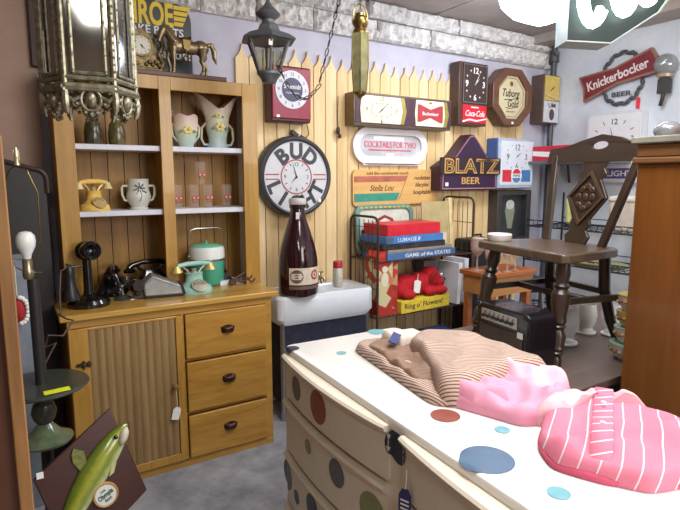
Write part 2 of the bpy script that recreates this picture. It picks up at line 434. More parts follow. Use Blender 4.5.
m = MB(); m.text('BRAKE PARTS', .056, T(.10, -.036, .268), off=.015, width=.34); m.text('brands!', .075, T(.19, -.036, .155), off=.02, width=.235)
m.build('lettering', WHITE, mon)
# mantel clock
mc = thing('mantel_clock', 'small ornate gilt mantel clock with round cream dial on hutch top', 'clock', (.655, 2.975, 2.0))
mc.scale = (1.12, 1, 1.04)
GILT = pm((122, 104, 68), .5, .6, .5, 70)
m = MB(); m.bbox((-.09, -.045, 0), (.09, .045, .028)); m.prism([(-.075, .028), (.075, .028), (.082, .06), (.062, .09), (.072, .13), (.06, .18), (.025, .2), (0, .215), (-.025, .2), (-.06, .18), (-.072, .13), (-.062, .09), (-.082, .06)], -.035, .035)
for sx in (-1, 1):
    m.tube([(sx*.06, -.02, .19), (sx*.095, -.02, .18), (sx*.1, -.02, .14), (sx*.08, -.02, .1), (sx*.1, -.02, .06), (sx*.085, -.02, .03)], [.008, .012, .013, .012, .014, .012], 8)
    for k in range(5): m.sphere((sx*(.02+.014*k), -.038, .045+.012*(k % 2)), .011, 8, 6)
m.build('case', GILT, mc, bevel=.003)
m = MB(); m.prism(circ(.046, 32, (0, .132)), -.042, -.034); m.build('dial', pm((214, 210, 190), .4, var=.04), mc)
m = MB(); m.ringprism(circ(.053, 32, (0, .132)), circ(.044, 32, (0, .132)), -.048, -.034); m.build('bezel', GILT, mc)
hands(mc, (0, .132), -.043, .03, 2.8, 2.4, BLACK, .003)
m = MB()
for k in range(12): m.text(str(k or 12), .014, T(.036*math.sin(k*PI/6), -.0425, .132+.036*math.cos(k*PI/6)))
m.build('numerals', BLACK, mc)
# horse figurine
ho = thing('horse_figurine', 'brass horse figurine with saddle standing on dark wooden plank on hutch top', 'figurine', (.83, 2.885, 1.978))
ho.scale = (1, 1, 1.06)
MB().bbox((-.24, -.055, 0), (.235, .13, .022)).build('wooden_base', wood((70, 36, 22), (98, 52, 32), 'x', 6), ho, bevel=.003)
HZ = .022
m = MB()
def el(x, z, rx, rz, ry, rot=0, y=0): m.sphere((x, y, HZ+z), (rx, ry, rz), 14, 10, rot=(0, rot, 0))
el(.0, .133, .045, .036, .031); el(.06, .132, .06, .034, .029); el(.115, .135, .045, .038, .032); el(-.025, .138, .034, .038, .028)
m.tube([(-.02, 0, HZ+.145), (-.045, 0, HZ+.175), (-.062, 0, HZ+.2), (-.078, 0, HZ+.205)], [.034, .028, .022, .017], 12, flat=(1, .7))
m.tube([(-.07, 0, HZ+.212), (-.085, 0, HZ+.185), (-.096, 0, HZ+.155), (-.099, 0, HZ+.14)], [.018, .019, .013, .011], 12)
for y in (-.008, .008): m.cyl((-.068, y, HZ+.212), (-.064, y*1.3, HZ+.236), .006, .001, 8)
for y, pts, rr in ((-.016, [(-.03, .13), (-.032, .085), (-.03, .062), (-.033, .02), (-.036, .008), (-.042, 0)], [.019, .013, .0095, .0075, .009, .011]),
                   (.016, [(-.03, .13), (-.05, .092), (-.055, .075), (-.042, .035), (-.045, .015), (-.05, .004)], [.019, .013, .0095, .0075, .009, .010]),
                   (-.016, [(.118, .125), (.12, .09), (.112, .07), (.125, .045), (.118, .018), (.108, 0)], [.028, .018, .012, .010, .0085, .011]),
                   (.016, [(.122, .125), (.138, .09), (.13, .07), (.15, .045), (.148, .018), (.142, 0)], [.028, .018, .012, .010, .0085, .011])):
    m.tube([(a, y, HZ+b) for a, b in pts], rr, 10)
m.tube([(.15, 0, HZ+.155), (.172, 0, HZ+.158), (.187, 0, HZ+.13), (.19, 0, HZ+.095), (.2, 0, HZ+.065)], [.009, .013, .015, .013, .003], 10)
m.tube([(-.068, 0, HZ+.225), (-.05, 0, HZ+.215), (-.028, 0, HZ+.19), (-.01, 0, HZ+.165)], [.006, .011, .012, .006], 8)
m.build('body', pm((140, 122, 92), .35, .75, .35, 30), ho, remesh=.0035, soften=3)
m = MB(); m.sphere((.03, 0, HZ+.166), (.034, .027, .012)); m.sphere((.058, 0, HZ+.176), (.01, .022, .009)); m.sphere((.0, 0, HZ+.176), (.007, .008, .012))
for y in (-.036, .036):
    m.prism([(.012, HZ+.16), (.052, HZ+.16), (.05, HZ+.118), (.03, HZ+.108), (.016, HZ+.12)], y-.003, y+.003)
    m.tube([(.028, y*1.05, HZ+.115), (.026, y*1.05, HZ+.085)], .003, 6); m.tube(arcpts((.026, HZ+.072), .012, 0, 2*PI, 12, y=y*1.05)[:-1], .003, 6, closed=True)
m.build('saddle', pm((112, 90, 52), .4, .8, .3), ho)

# ------------------------------------------------------------------ things on hutch shelves
SH1 = 1.633; SH2 = 1.308
def vase_mat():
    m, nt, b, out = newmat('pink_to_green_glaze')
    t = nt.nodes.new('ShaderNodeTexCoord'); sp = nt.nodes.new('ShaderNodeSeparateXYZ'); nt.links.new(t.outputs['Generated'], sp.inputs[0])
    r = ramp(nt, [(.0, S(168, 190, 196)), (.3, S(190, 204, 182)), (.55, S(222, 214, 186)), (1, S(206, 160, 156))])
    nt.links.new(sp.outputs[2], r.inputs[0]); nt.links.new(r.outputs[0], b.inputs['Base Color']); b.inputs['Roughness'].default_value = .35
    return m
VG = vase_mat()
def flower(m, x, z, y, s, M=None):
    for k in range(6):
        a = k*PI/3; m.sphere((x+s*.62*math.cos(a), y, z+s*.55*math.sin(a)), (s*.42, s*.16, s*.36), 8, 6, mi=0)
    m.sphere((x, y-s*.1, z), (s*.3, s*.2, s*.3), 8, 6, mi=1)
    for sx in (-1, 1): m.sphere((x+sx*s*1.35, y, z-s*.3), (s*.5, s*.12, s*.25), 8, 6, mi=2, rot=(0, sx*.5, 0))
FL = [pm((232, 214, 140), .5), pm((196, 160, 60), .5), pm((120, 134, 110), .6)]
v = thing('pottery_vase', 'small pink and green pottery vase with yellow flower on top hutch shelf', 'vase', (.862, 2.93, SH1))
m = MB(); P = [(.0, 0), (.036, 0), (.037, .008), (.047, .04), (.057, .08), (.062, .12), (.063, .15), (.062, .168)]
rings = []
for r, z in P: rings.append([(max(r, 1e-5)*1.08*math.cos(2*PI*j/32), max(r, 1e-5)*.75*math.sin(2*PI*j/32), z+(.006*math.sin(5*2*PI*j/32) if z > .16 else 0)) for j in range(32)])
rings += [[(x*.93, y*.93, z) for x, y, z in rings[-1]], [(x*.7, y*.7, .06) for x, y, z in rings[4]]]
m.loft(rings, cap=False); m.build('vase_body', VG, v)
m = MB(); flower(m, 0, .09, -.046, .026); m.build('flower_relief', FL, v)
for sx in (-1, 1): MB().tube([(sx*.058, 0, .13), (sx*.075, 0, .11), (sx*.07, 0, .06), (sx*.046, 0, .03)], .006, 8).build('handle', VG, v)
v = thing('pottery_vase', 'tall pink pottery vase with flared winged rim beside smaller floral vase', 'vase', (1.045, 2.95, SH1))
m = MB(); rings = []
for r, z, fl in ((.06, 0, 0), (.062, .012, 0), (.05, .03, 0), (.052, .06, 0), (.062, .10, 0), (.066, .15, 0), (.07, .19, 0), (.078, .225, .3), (.085, .245, 1)):
    ring = []
    for j in range(32):
        a = 2*PI*j/32; ca, sa = math.cos(a), math.sin(a)
        w = abs(ca)**1.5
        ring.append((r*ca*(1+.55*fl*w), r*.72*sa, z+fl*(.055*w-.035*(1-w))))
    rings.append(ring)
rings += [[(x*.92, y*.9, z) for x, y, z in rings[-1]], [(x*.8, y*.8, .12) for x, y, z in rings[4]]]
m.loft(rings, cap=False); m.build('vase_body', VG, v)
for a in ((.0, .115, -.05, .028), (-.008, .175, -.052, .018)):
    m = MB(); flower(m, *a); m.build('flower_relief', FL, v)
for sx in (-1, 1): MB().tube([(sx*.06, 0, .14), (sx*.088, 0, .11), (sx*.092, 0, .05), (sx*.078, 0, .02), (sx*.05, 0, .02)], .007, 8).build('handle', VG, v)
m = MB(); m.lathe([(0, 0), (.035, 0), (.04, .02), (.045, .09), (.03, .15), (.02, .185), (.028, .2), (.0, .2)], 20)
tag(m.build('white_jug', pm((206, 186, 182), .4), None, (.80, 3.03, SH1)), 'pale pottery jug half hidden behind small floral vase', 'jug')
for x, g in ((.40, 'dark glass jar with mottled side at left of top hutch shelf'), (.51, 'dark glass jar with yellowish front, right of a similar jar on top shelf')):
    o = thing('glass_jar', g, 'jar', (x, 2.91, SH1))
    m = MB(); m.lathe([(0, 0), (.037, 0), (.04, .01), (.041, .06), (.034, .10), (.022, .118), (.022, .13)], 20); m.build('jar_body', pm((70, 66, 48) if x < .45 else (96, 88, 56), .2, 0, .6, 40), o)
    m = MB(); m.lathe([(0, .13), (.026, .13), (.026, .148), (0, .15)], 16); m.build('lid', pm((60, 56, 44), .4), o)
def ornate_phone(label, loc, rz, body, trim, s=1, cup=None):
    o = thing('telephone', label, 'telephone', loc, rz)
    m = MB(); m.lathe([(0, .0), (.078, .0), (.08, .012), (.074, .03), (.05, .042), (.04, .06), (.036, .095), (.04, .104), (0, .106)], 28, sy=.85); m.build('body', body, o)
    m = MB(); m.lathe([(0, 0), (.036, 0), (.036, .006), (0, .008)], 24, T(0, -.052, .042) @ R(.9, 'X'))
    for k in range(10): m.sphere((.026*math.cos(k*.6), -.056-.016*math.sin(k*.6)*.0-.0, .045+.022*math.sin(k*.6)), .0045, 8, 6)
    m.build('dial', trim, o)
    m = MB(); 
    for sx in (-1, 1):
        m.tube([(sx*.02, 0, .1), (sx*.035, 0, .125), (sx*.046, 0, .132), (sx*.05, 0, .15)], .005, 8); m.sphere((sx*.05, 0, .153), .007, 8, 6)
    m.lathe([(0, .1), (.02, .1), (.01, .115), (.013, .125), (0, .128)], 12)
    m.build('cradle', trim, o)
    m = MB(); m.tube([(-.075, 0, .146), (-.03, 0, .153), (.03, 0, .153), (.075, 0, .146)], [.011, .013, .013, .011], 10); m.build('handset', body, o)
    for sx in (-1, 1): MB().lathe([(0, 0), (.012, 0), (.02, .022), (.026, .034), (0, .03)], 16, T(sx*.078, 0, .148) @ R(PI, 'X')).build('handset_cup', cup or trim, o)
    if s != 1: o.scale = (s, s, s)
    return o
ornate_phone('cream and gilt cradle telephone at left of middle hutch shelf', (.388, 2.92, SH2), .35, pm((222, 186, 92), .4), pm((206, 178, 120), .35, .4), .95, pm((214, 196, 140), .4))
mg = thing('loving_cup', 'white two-handled pottery cup with dark leaf decoration on middle hutch shelf', 'cup', (.603, 2.93, SH2))
m = MB(); m.lathe([(0, 0), (.045, 0), (.046, .008), (.04, .014), (.055, .04), (.062, .065), (.058, .085), (.053, .1), (.053, .155), (.055, .158), (.05, .156), (.048, .1), (0, .02)], 28, sy=.85); m.build('cup_body', pm((206, 206, 196), .3, var=.05), mg)
m = MB()
for k in range(16):
    a = k*.8; rr = .006+.0016*k
    m.sphere((rr*math.cos(a), -.0455, .108+rr*1.1*math.sin(a)), (.008, .003, .004), 8, 5, rot=(0, -a, 0))
m.tube([(0, -.048, .1), (.006, -.052, .07), (-.004, -.055, .045)], .0018, 6)
m.build('leaf_decoration', pm((92, 92, 96), .5), mg)
for sx in (-1, 1): MB().tube([(sx*.05, 0, .122), (sx*.076, 0, .122), (sx*.082, 0, .11), (sx*.08, 0, .075), (sx*.07, 0, .05), (sx*.058, 0, .045)], .006, 8).build('handle', pm((206, 206, 196), .3, var=.05), mg)
# tumblers with red flowers
def tumbler(label, loc):
    o = thing('drinking_glass', label, 'glass', loc, 0, 'flowered tumblers on the middle hutch shelf')
    m = MB(); m.lathe([(0, .003), (.026, .003), (.034, .125), (.032, .125), (.025, .009), (0, .009)], 20); m.build('tumbler', frosted((252, 249, 246), .06, .1), o)
    m = MB()
    for a in (-1.9, -1.2):
        for k in range(5):
            m.sphere((.0325*math.cos(a)+.006*math.cos(k*1.26), .0325*math.sin(a)-.001, .055+.009*math.sin(k*1.26)), (.004, .002, .005), 8, 5, mi=0)
        m.sphere((.034*math.cos(a), .034*math.sin(a), .055), (.004, .002, .005), 8, 5, mi=1)
        m.sphere((.033*math.cos(a), .033*math.sin(a), .034), (.009, .002, .003), 8, 5, mi=2)
    m.build('flower_print', [pm((196, 60, 60), .5), pm((240, 232, 220), .5), pm((90, 100, 60), .5)], o)
    return o
tumbler('clear flowered tumbler farthest left on middle hutch shelf beside post', (.80, 2.93, SH2))
tumbler('clear flowered tumbler standing at left under the stacked one', (.895, 2.93, SH2))
tumbler('clear flowered tumbler standing at right under the stacked one', (.975, 2.94, SH2))
tumbler('clear flowered tumbler stacked on top of two others', (.935, 2.935, SH2+.125))
tumbler('clear flowered tumbler standing alone at right end of middle hutch shelf', (1.085, 2.95, SH2))

# ------------------------------------------------------------------ things on the counter
CT = .868
cp = thing('candlestick_telephone', 'black candlestick telephone with hanging receiver at left end of counter', 'telephone', (.315, 2.745, CT), 0)
cp.scale = (1.33, 1.2, 1.3)
m = MB(); m.lathe([(0, 0), (.07, 0), (.072, .014), (.064, .026), (.03, .036), (.018, .046), (.016, .06), (.0145, .17), (.02, .178), (.02, .19), (0, .192)], 28); m.build('stand', BLACKGLOSS, cp)
m = MB(); m.lathe([(0, 0), (.02, 0), (.03, .012), (.034, .03), (.034, .05), (.028, .058), (.02, .052), (.008, .03), (0, .028)], 24, T(.0, .012, .2) @ R(.3) @ R(1.45, 'X')); m.sphere((0, .02, .2), (.036, .03, .036)); m.build('mouthpiece', pm((20, 20, 22), .2, coat=.5), cp)
m = MB(); m.tube([(0, 0, .15), (-.03, -.01, .15), (-.058, -.012, .148), (-.066, -.012, .16)], .004, 8); m.tube([(-.045, -.012, .149), (-.05, .016, .15), (-.066, .018, .158)], .003, 8); m.build('hook', BLACK, cp)
m = MB(); m.lathe([(0, .03), (.03, .03), (.031, .04), (.019, .075), (.015, .12), (.017, .136), (.012, .148), (0, .15)], 20, T(-.058, -.012, .0)); m.build('receiver', pm((34, 32, 32), .35), cp)
m = MB(); m.tube([(-.058, -.012, .15), (-.085, -.02, .14), (-.095, -.04, .06), (-.1, -.10, -.0), (-.11, -.15, .012), (-.09, -.2, .004), (-.075, -.24, .006), (-.11, -.285, -.03), (-.15, -.29, -.02), (-.16, -.28, -.06), (-.13, -.28, -.05), (-.17, -.29, -.12), (-.19, -.29, -.14)], .0028, 6)
m.build('cord', pm((84, 66, 58), .6), cp)
def desk_phone(label, loc, rz, s=1):
    o = thing('telephone', label, 'telephone', loc, rz)
    m = MB(); rings = []
    for z, w, d in ((0, .085, .07), (.02, .085, .07), (.05, .068, .055), (.09, .045, .038), (.105, .04, .03)): rings.append([(x, y, z) for x, y in rrect(2*w, 2*d, min(w, d)*.35, 4)])
    m.loft(rings); m.build('body', BLACKGLOSS, o)
    m = MB(); m.lathe([(0, 0), (.036, 0), (.036, .008), (.03, .011), (0, .011)], 24, T(0, -.058, .055) @ R(1.05, 'X')); m.build('dial', pm((60, 58, 56), .3, .5), o)
    m = MB()
    for k in range(10): m.cyl((.025*math.cos(k*.6), -.069, .055+.025*math.sin(k*.6)), (.025*math.cos(k*.6), -.0715, .055+.025*math.sin(k*.6)), .004, n=8)
    m.build('finger_holes', PAPER, o)
    for sx in (-1, 1): MB().tube([(sx*.035, 0, .1), (sx*.055, 0, .112), (sx*.06, 0, .125)], .007, 8).build('cradle', BLACK, o)
    m = MB(); m.tube([(-.1, 0, .115), (-.085, 0, .128), (-.04, 0, .14), (.04, 0, .14), (.085, 0, .128), (.1, 0, .115)], [.018, .014, .012, .012, .014, .018], 12)
    for sx in (-1, 1): m.lathe([(0, 0), (.025, 0), (.028, .012), (.015, .024), (0, .025)], 16, T(sx*.098, 0, .095))
    m.build('handset', BLACKGLOSS, o)
    if s != 1: o.scale = (s,)*3
    return o
desk_phone('black rotary desk telephone standing just behind candlestick telephone', (.455, 2.965, CT), 1.25, 1.05)
desk_phone('black rotary telephone with raised handset behind grey wedge machine', (.65, 2.965, CT+.0), .12, 1.12)
o = thing('desk_microphone', 'small grey metal stand with round base in front of black telephone', 'stand', (.475, 2.80, CT))
m = MB(); m.lathe([(0, 0), (.042, 0), (.044, .006), (.03, .016), (.012, .026), (.007, .04), (.006, .06), (0, .06)], 20); m.build('base', pm((92, 92, 92), .35, .6), o)
m = MB(); m.tube([(0, 0, .06), (.012, 0, .075), (.03, 0, .1), (.034, 0, .125)], .005, 8); m.sphere((-.004, 0, .066), (.014, .012, .012)); m.build('arm', pm((104, 100, 94), .35, .7), o)
m = MB(); m.bbox((-.06, -.05, 0), (.06, .05, .003)); tag(m.build('paper_sheet', PAPER, None, (.535, 2.83, CT), (0, 0, .5)), 'loose white paper lying under the small grey metal stand', 'paper')
mc2 = thing('adding_machine', 'grey metal wedge-shaped office machine on the counter', 'machine', (.665, 2.785, CT+.0), -.12)
m = MB(); pr = [(-.09, .012), (-.098, .075), (-.05, .118), (.09, .055), (.105, .012)]
m.prism(pr, -.06, .06); m.build('casing', pm((146, 148, 148), .35, .35, .1), mc2, bevel=.006)
m = MB(); m.prism([(-.085, .02), (-.088, .068), (-.048, .1), (.08, .045), (.09, .02)], -.0625, -.0605); m.build('side_panel', pm((170, 172, 172), .3, .4), mc2)
m = MB(); m.bbox((-.085, -.058, 0), (.10, .058, .012)); m.prism([(.094, .012), (.11, .012), (.096, .058), (.085, .06)], -.062, .062); m.build('base', DARK, mc2)
m = MB(); m.bbox((-.14, -.04, .004), (-.09, .04, .045)); m.lathe([(0, 0), (.028, 0), (.028, .05), (0, .05)], 18, T(-.118, -.025, .075) @ R(PI/2, 'X')); m.sphere((-.125, -.03, .03), .018); m.tube([(-.1, -.05, .09), (-.14, -.055, .105), (-.165, -.05, .09)], .005, 8)
m.build('mechanism', pm((70, 64, 60), .4, .6, .4, 40), mc2)
ornate_phone('mint green cradle telephone with gilt fittings at front of counter', (.835, 2.79, CT), .12, pm((152, 198, 184), .35), pm((176, 172, 150), .3, .6), 1.0, pm((196, 172, 104), .35, .3)).scale = (1.2, 1.2, 1.0)
ib = thing('ice_bucket', 'mint green and white ice bucket with steel bail handle on counter', 'bucket', (.965, 2.965, CT))
m = MB(); m.lathe([(0, .004), (.09, .004), (.094, .01), (.095, .135), (.092, .15)], 36); m.build('bucket', pm((70, 156, 126), .4, var=.06), ib)
m = MB(); m.lathe([(.097, .15), (.1, .152), (.1, .2), (.094, .218), (.06, .228), (0, .23)], 36); m.build('lid', [pm((222, 224, 220), .4, var=.03)], ib)
m = MB(); m.lathe([(.0935, .2185), (.09, .222), (.06, .2305), (0, .233)], 36); m.lathe([(0, .232), (.008, .232), (.005, .245), (.009, .25), (0, .254)], 12); m.build('lid_top', pm((104, 186, 152), .4), ib)
m = MB(); m.lathe([(.096, .14), (.0985, .142), (.0985, .152), (.096, .154)], 36)
for sx in (-1, 1): m.sphere((sx*.104, 0, .165), .008)
m.tube([(-.105, 0, .02), (-.106, 0, .165), (-.104, -.01, .28), (-.09, -.012, .315), (-.06, -.012, .322), (.06, -.012, .322), (.09, -.012, .315), (.104, -.01, .28), (.106, 0, .165), (.105, 0, .02)], .0035, 8); m.build('bail_handle', STEEL, ib)
def loops(m, items, r):
    for cx, cy, cz, rx, rz, tl in items:
        m.tube([(cx+rx*math.cos(t)*math.cos(tl)-rz*math.sin(t)*math.sin(tl), cy+.012*math.sin(t), cz+rx*math.cos(t)*math.sin(tl)+rz*math.sin(t)*math.cos(tl)) for t in [i*PI/9 for i in range(18)]], r, 8, closed=True)
m = MB(); m.tube([(0, 0, .02), (.03, 0, .04), (.07, .005, .062), (.1, .01, .055), (.115, .01, .035), (.105, .005, .012)], .0075, 8); loops(m, [(.085, 0, .042, .026, .018, .5), (.108, 0, .03, .02, .02, 0), (.06, -.005, .03, .03, .012, .4)], .0055); m.box((0, -.005, .014), (.036, .03, .026), (0, .5, 0))
tag(m.build('coiled_cord', pm((74, 42, 32), .5), None, (1.075, 2.86, CT+.003), (0, 0, -.15)), 'dark brown thick cord curled at right end of counter', 'cord')
m = MB(); loops(m, [(0, 0, .04, .034, .024, .7), (.018, .0, .035, .028, .02, -.4), (-.015, .006, .03, .02, .024, 0)], .006); m.tube([(.03, 0, .025), (.055, -.02, .012), (.06, -.05, .008)], .006, 8)
tag(m.build('black_cable', BLACK, None, (1.04, 2.93, CT+.01)), 'black looped cable beside ice bucket at the back of counter', 'cord')
m = MB(); m.bbox((-.08, -.04, 0), (.08, .04, .022)); tag(m.build('white_box', pm((222, 226, 232), .5), None, (1.085, 2.925, CT-.0), (0, 0, .1)), 'flat white box under brown cord on counter', 'box')

# ------------------------------------------------------------------ clocks and signs on the back wall
def wall_thing(name, label, cat, x, z, rz=0, lean=0, y=YF, ry=0):
    return thing(name, label, cat, (x, y, z), rot=(lean, ry, rz))
# round clock
c = wall_thing('wall_clock', 'round black-rimmed beer clock with large black letters and red bars', 'clock', 1.582, 1.222, 0)
c.scale = (1.06, 1, 1.05)
CC = (0, .243)
m = MB(); m.lathe([(0, .0), (.232, 0), (.243, .012), (.243, .055), (.235, .075), (.222, .082), (.212, .078), (.21, .065), (0, .065)], 56, T(0, 0, CC[1]) @ R(PI/2, 'X')); m.build('case', pm((52, 50, 54), .4), c)
m = MB(); m.prism(circ(.21, 56, CC), -.067, -.064); m.build('dial', pm((206, 206, 208), .4, var=.04), c)
m = MB(); m.arc('BUD', .125, .152, math.radians(128), math.radians(52), -.068, off=.045, c=CC); m.arc('LIGHT', .12, .155, math.radians(202), math.radians(333), -.068, inward=True, off=.045, c=CC)
for k in range(12):
    a = k*PI/6
    if k in (0, 3, 6, 9): m.text(str(k or 12), .032, T(.075*math.sin(a), -.068, CC[1]+.075*math.cos(a)))
    else: m.box((.08*math.sin(a), -.068, CC[1]+.08*math.cos(a)), (.005, .001, .016), (0, a, 0))
m.build('lettering', pm((58, 58, 64), .5), c)
m = MB(); m.ringprism(circ(.104, 48, CC), circ(.097, 48, CC), -.069, -.067)
for sx in (-1, 1):
    for dz in (-.014, .014): m.bbox((sx*.115, -.069, CC[1]+dz-.0035), (sx*.2, -.067, CC[1]+dz+.0035))
m.build('red_bars', pm((172, 70, 70), .5), c); hands(c, CC, -.069, .09, -2.35, -.3, BLACK, .004)
m = MB(); m.prism([(-.009, -.011), (.009, -.011), (.009, .011), (-.009, .011)], -.002, 0); m.build('price_sticker', PAPER, c, (.15, -.081, .1))
# maroon square clock
c = wall_thing('wall_clock', 'maroon square clock with white number ring and navy centre behind hanging lantern', 'clock', 1.535, 1.808, 0)
m = MB(); m.bbox((-.135, -.1, 0), (.135, 0, .33)); m.build('case', pm((70, 26, 36), .45), c, bevel=.008)
m = MB(); m.bbox((-.13, -.112, .02), (.13, -.1, .318)); m.build('front_panel', pm((142, 36, 58), .35), c, bevel=.004)
CC = (0, .19); m = MB(); m.prism(circ(.112, 48, CC), -.116, -.111); m.build('number_ring', pm((208, 208, 214), .4, var=.03), c)
m = MB(); m.prism(circ(.07, 40, CC), -.118, -.115); m.build('centre_disc', pm((52, 52, 84), .4), c)
m = MB(); m.text('Schmidt', .038, T(0, -.1185, CC[1]+.018), width=.115, off=.012); m.text('of philadelphia', .014, T(0, -.1185, CC[1]-.02), width=.09); m.bbox((-.105, -.114, .024), (-.085, -.1122, .04)); m.build('lettering', WHITE, c)
m = MB()
for k in range(12):
    a = k*PI/6; m.text(str(k or 12), .026, T(.091*math.sin(a), -.1165, CC[1]+.091*math.cos(a)), off=.01)
m.build('numerals', pm((90, 60, 70), .5), c)
# plug on cord below the maroon clock
m = MB(); m.tube([(.13, -.02, .06), (.15, -.02, -.01), (.165, -.02, -.07), (.14, -.02, -.1), (.09, -.025, -.1), (.06, -.025, -.085)], .003, 6)
m.box((.055, -.03, -.075), (.05, .025, .025), (0, .6, 0)); m.box((.115, -.03, -.1), (.045, .022, .022), (0, .5, 0)); m.cyl((.035, -.03, -.06), (.022, -.03, -.05), .003, n=6)
tag(m.build('power_cord', pm((50, 28, 24), .5), None, (1.535, YF, 1.82)), 'dark brown plug and cord hanging beneath maroon clock', 'cord')
m = MB(); m.tube([(0, -.03, .18), (-.005, -.03, .05), (.0, -.03, -.02)], .0025, 6); m.sphere((.0, -.03, -.04), (.014, .012, .026)); m.sphere((.012, -.03, -.075), (.013, .012, .016))
tag(m.build('power_cord', pm((52, 34, 24), .5), None, (1.915, YF, 1.82)), 'brown plug hanging left of long bow tie clock', 'cord')
# long horizontal clock
c = wall_thing('wall_clock', 'long horizontal beer clock with red bow tie emblem and cream dial', 'clock', 2.415, 1.815, 0)
W = .43; m = MB(); m.bbox((-W, -.11, 0), (W, 0, .215)); m.build('case', pm((120, 104, 78), .35, .5), c, bevel=.006)
m = MB(); m.bbox((-W+.01, -.114, .012), (W-.01, -.109, .203)); m.build('dark_panel', pm((74, 48, 62), .35), c)
m = MB(); m.prism([(-.375, .02), (-.385, .107), (-.375, .196), (-.05, .196), (-.03, .107), (-.05, .02)], -.12, -.113); m.build('clock_face', pm((222, 214, 186), .4, var=.03), c)
m = MB(); m.prism([(.09, .02), (.08, .107), (.09, .196), (.345, .196), (.362, .107), (.345, .02)], -.12, -.113); m.build('emblem_panel', pm((232, 222, 190), .4, var=.03), c)
for x0 in (-.05, .345): MB().prism([(x0, .02), (x0+.02, .107), (x0, .196), (x0+.03, .196), (x0+.052, .107), (x0+.03, .02)], -.122, -.113).build('gold_band', pm((176, 160, 84), .35, .6), c)
m = MB(); cx = .22; m.prism([(cx-.115, .165), (cx-.09, .165), (cx, .135), (cx+.09, .165), (cx+.115, .165), (cx+.115, .05), (cx+.09, .05), (cx, .08), (cx-.09, .05), (cx-.115, .05)], -.1225, -.119); m.build('bow_tie', pm((168, 52, 62), .45), c)
m = MB(); m.text('Budweiser', .034, T(cx, -.123, .107), width=.15, off=.01); m.build('lettering', WHITE, c)
m = MB(); m.ringprism([(cx+x*1.04, .107+(z-.107)*1.06) for x, z in [(-.115, .165), (-.09, .165), (0, .135), (.09, .165), (.115, .165), (.115, .05), (.09, .05), (0, .08), (-.09, .05), (-.115, .05)]], [(cx+x, z) for x, z in [(-.115, .165), (-.09, .165), (0, .135), (.09, .165), (.115, .165), (.115, .05), (.09, .05), (0, .08), (-.09, .05), (-.115, .05)]], -.1215, -.119)
m.sphere((cx, -.12, .182), (.016, .003, .009)); m.build('emblem_outline', GOLD, c)
CC = (-.21, .107); m = MB()
for k in (0, 3, 6, 9): m.text(str(k or 12), .04, T(CC[0]+.125*math.sin(k*PI/6)*(1 if k % 6 else 1), -.121, CC[1]+.072*math.cos(k*PI/6)))
m.ringprism(rrect(.17, .085, .035, 6, CC), rrect(.166, .081, .034, 6, CC), -.121, -.1195)
for k in range(12):
    a = k*PI/6; m.box((CC[0]+.115*math.sin(a)*.9, -.1205, CC[1]+.07*math.cos(a)*.85), (.0016, .001, .045), (0, a, 0))
m.build('numerals', pm((112, 104, 92), .5), c); hands(c, CC, -.121, .08, -2.3, .9, pm((60, 52, 44), .4), .004)
# oval mirror sign with ruffled rim
c = wall_thing('mirror_sign', 'white oval ruffled mirror with red lettering below long clock', 'mirror', 2.365, 1.565, 0)
m = MB()
def stad(w, h, n=14, c=(0, 0), rip=0):
    out = []; r = h/2; q = w/2-r
    for s_, a0 in ((1, -PI/2), (-1, PI/2)):
        for i in range(n+1):
            a = a0+PI*i/n; out.append((c[0]+s_*q+r*math.cos(a), c[1]+r*math.sin(a)))
    return out
m.ringprism(stad(.66, .255, 14, (0, .125)), stad(.55, .15, 14, (0, .13)), -.03, 0)
for i in range(34): m.cyl((-.24+.48*i/33, -.012, .0), (-.24+.48*i/33, -.03, .0), .008, n=8)
for i in range(26): m.cyl((-.2+.4*i/25, -.012, .253), (-.2+.4*i/25, -.03, .253), .008, n=8)
m.build('ruffled_frame', pm((226, 220, 220), .4, var=.03), c)
m = MB(); m.prism(stad(.56, .16, 14, (0, .13)), -.014, -.008); m.build('mirror_glass', pm((206, 204, 208), .12, .35, .22, 7), c)
m = MB(); m.text('COCKTAILS FOR TWO', .058, T(0, -.016, .138), width=.46, off=.004)
for i in range(18): m.bbox((-.19+.021*i, -.0165, .094), (-.19+.021*i+.015, -.0145, .104))
m.build('lettering', pm((206, 60, 84), .5), c)
m = MB(); m.bbox((-.04, -.016, .06), (.03, -.014, .078)); m.bbox((-.15, -.0155, .165), (.12, -.0145, .195)); m.build('white_patch', WHITE, c)
# wooden advertising board
c = wall_thing('wooden_sign', 'varnished plywood sign with teal bar, brown stripe and dark script', 'sign', 2.43, 1.28, 0, ry=-.012)
c.scale = (.97, 1, 1)
m = MB(); m.prism(rrect(.80, .25, .03, 5, (0, .125)), -.02, -.003); m.build('board', wood((198, 150, 84), (226, 186, 118), 'x', 5, .35, .12), c)
m = MB(); m.prism([(-.39, .205), (.09, .205), (.075, .165), (-.39, .165)], -.0215, -.0195); m.build('brown_stripe', pm((168, 96, 76), .5, var=.3, scale=12), c)
m = MB(); m.prism([(-.39, .085), (.02, .085), (-.01, .03), (-.39, .03)], -.0215, -.0195); m.build('teal_bar', pm((52, 142, 122), .5), c)
m = MB(); m.text('add the continental touch', .03, T(-.09, -.0205, .226), width=.38, off=.015); m.text('Stella Lou', .058, T(-.15, -.0205, .122), shear=.4, width=.22, off=.01)
for i, w in enumerate(('roulettes', 'blarples', 'hospitable')): m.text(w, .043, T(.235, -.0205, .19-.055*i), shear=.25, off=.02, align='CENTER')
m.box((.055, -.0205, .125), (.003, .001, .2), (0, .45, 0)); m.build('lettering', pm((96, 52, 34), .6), c)
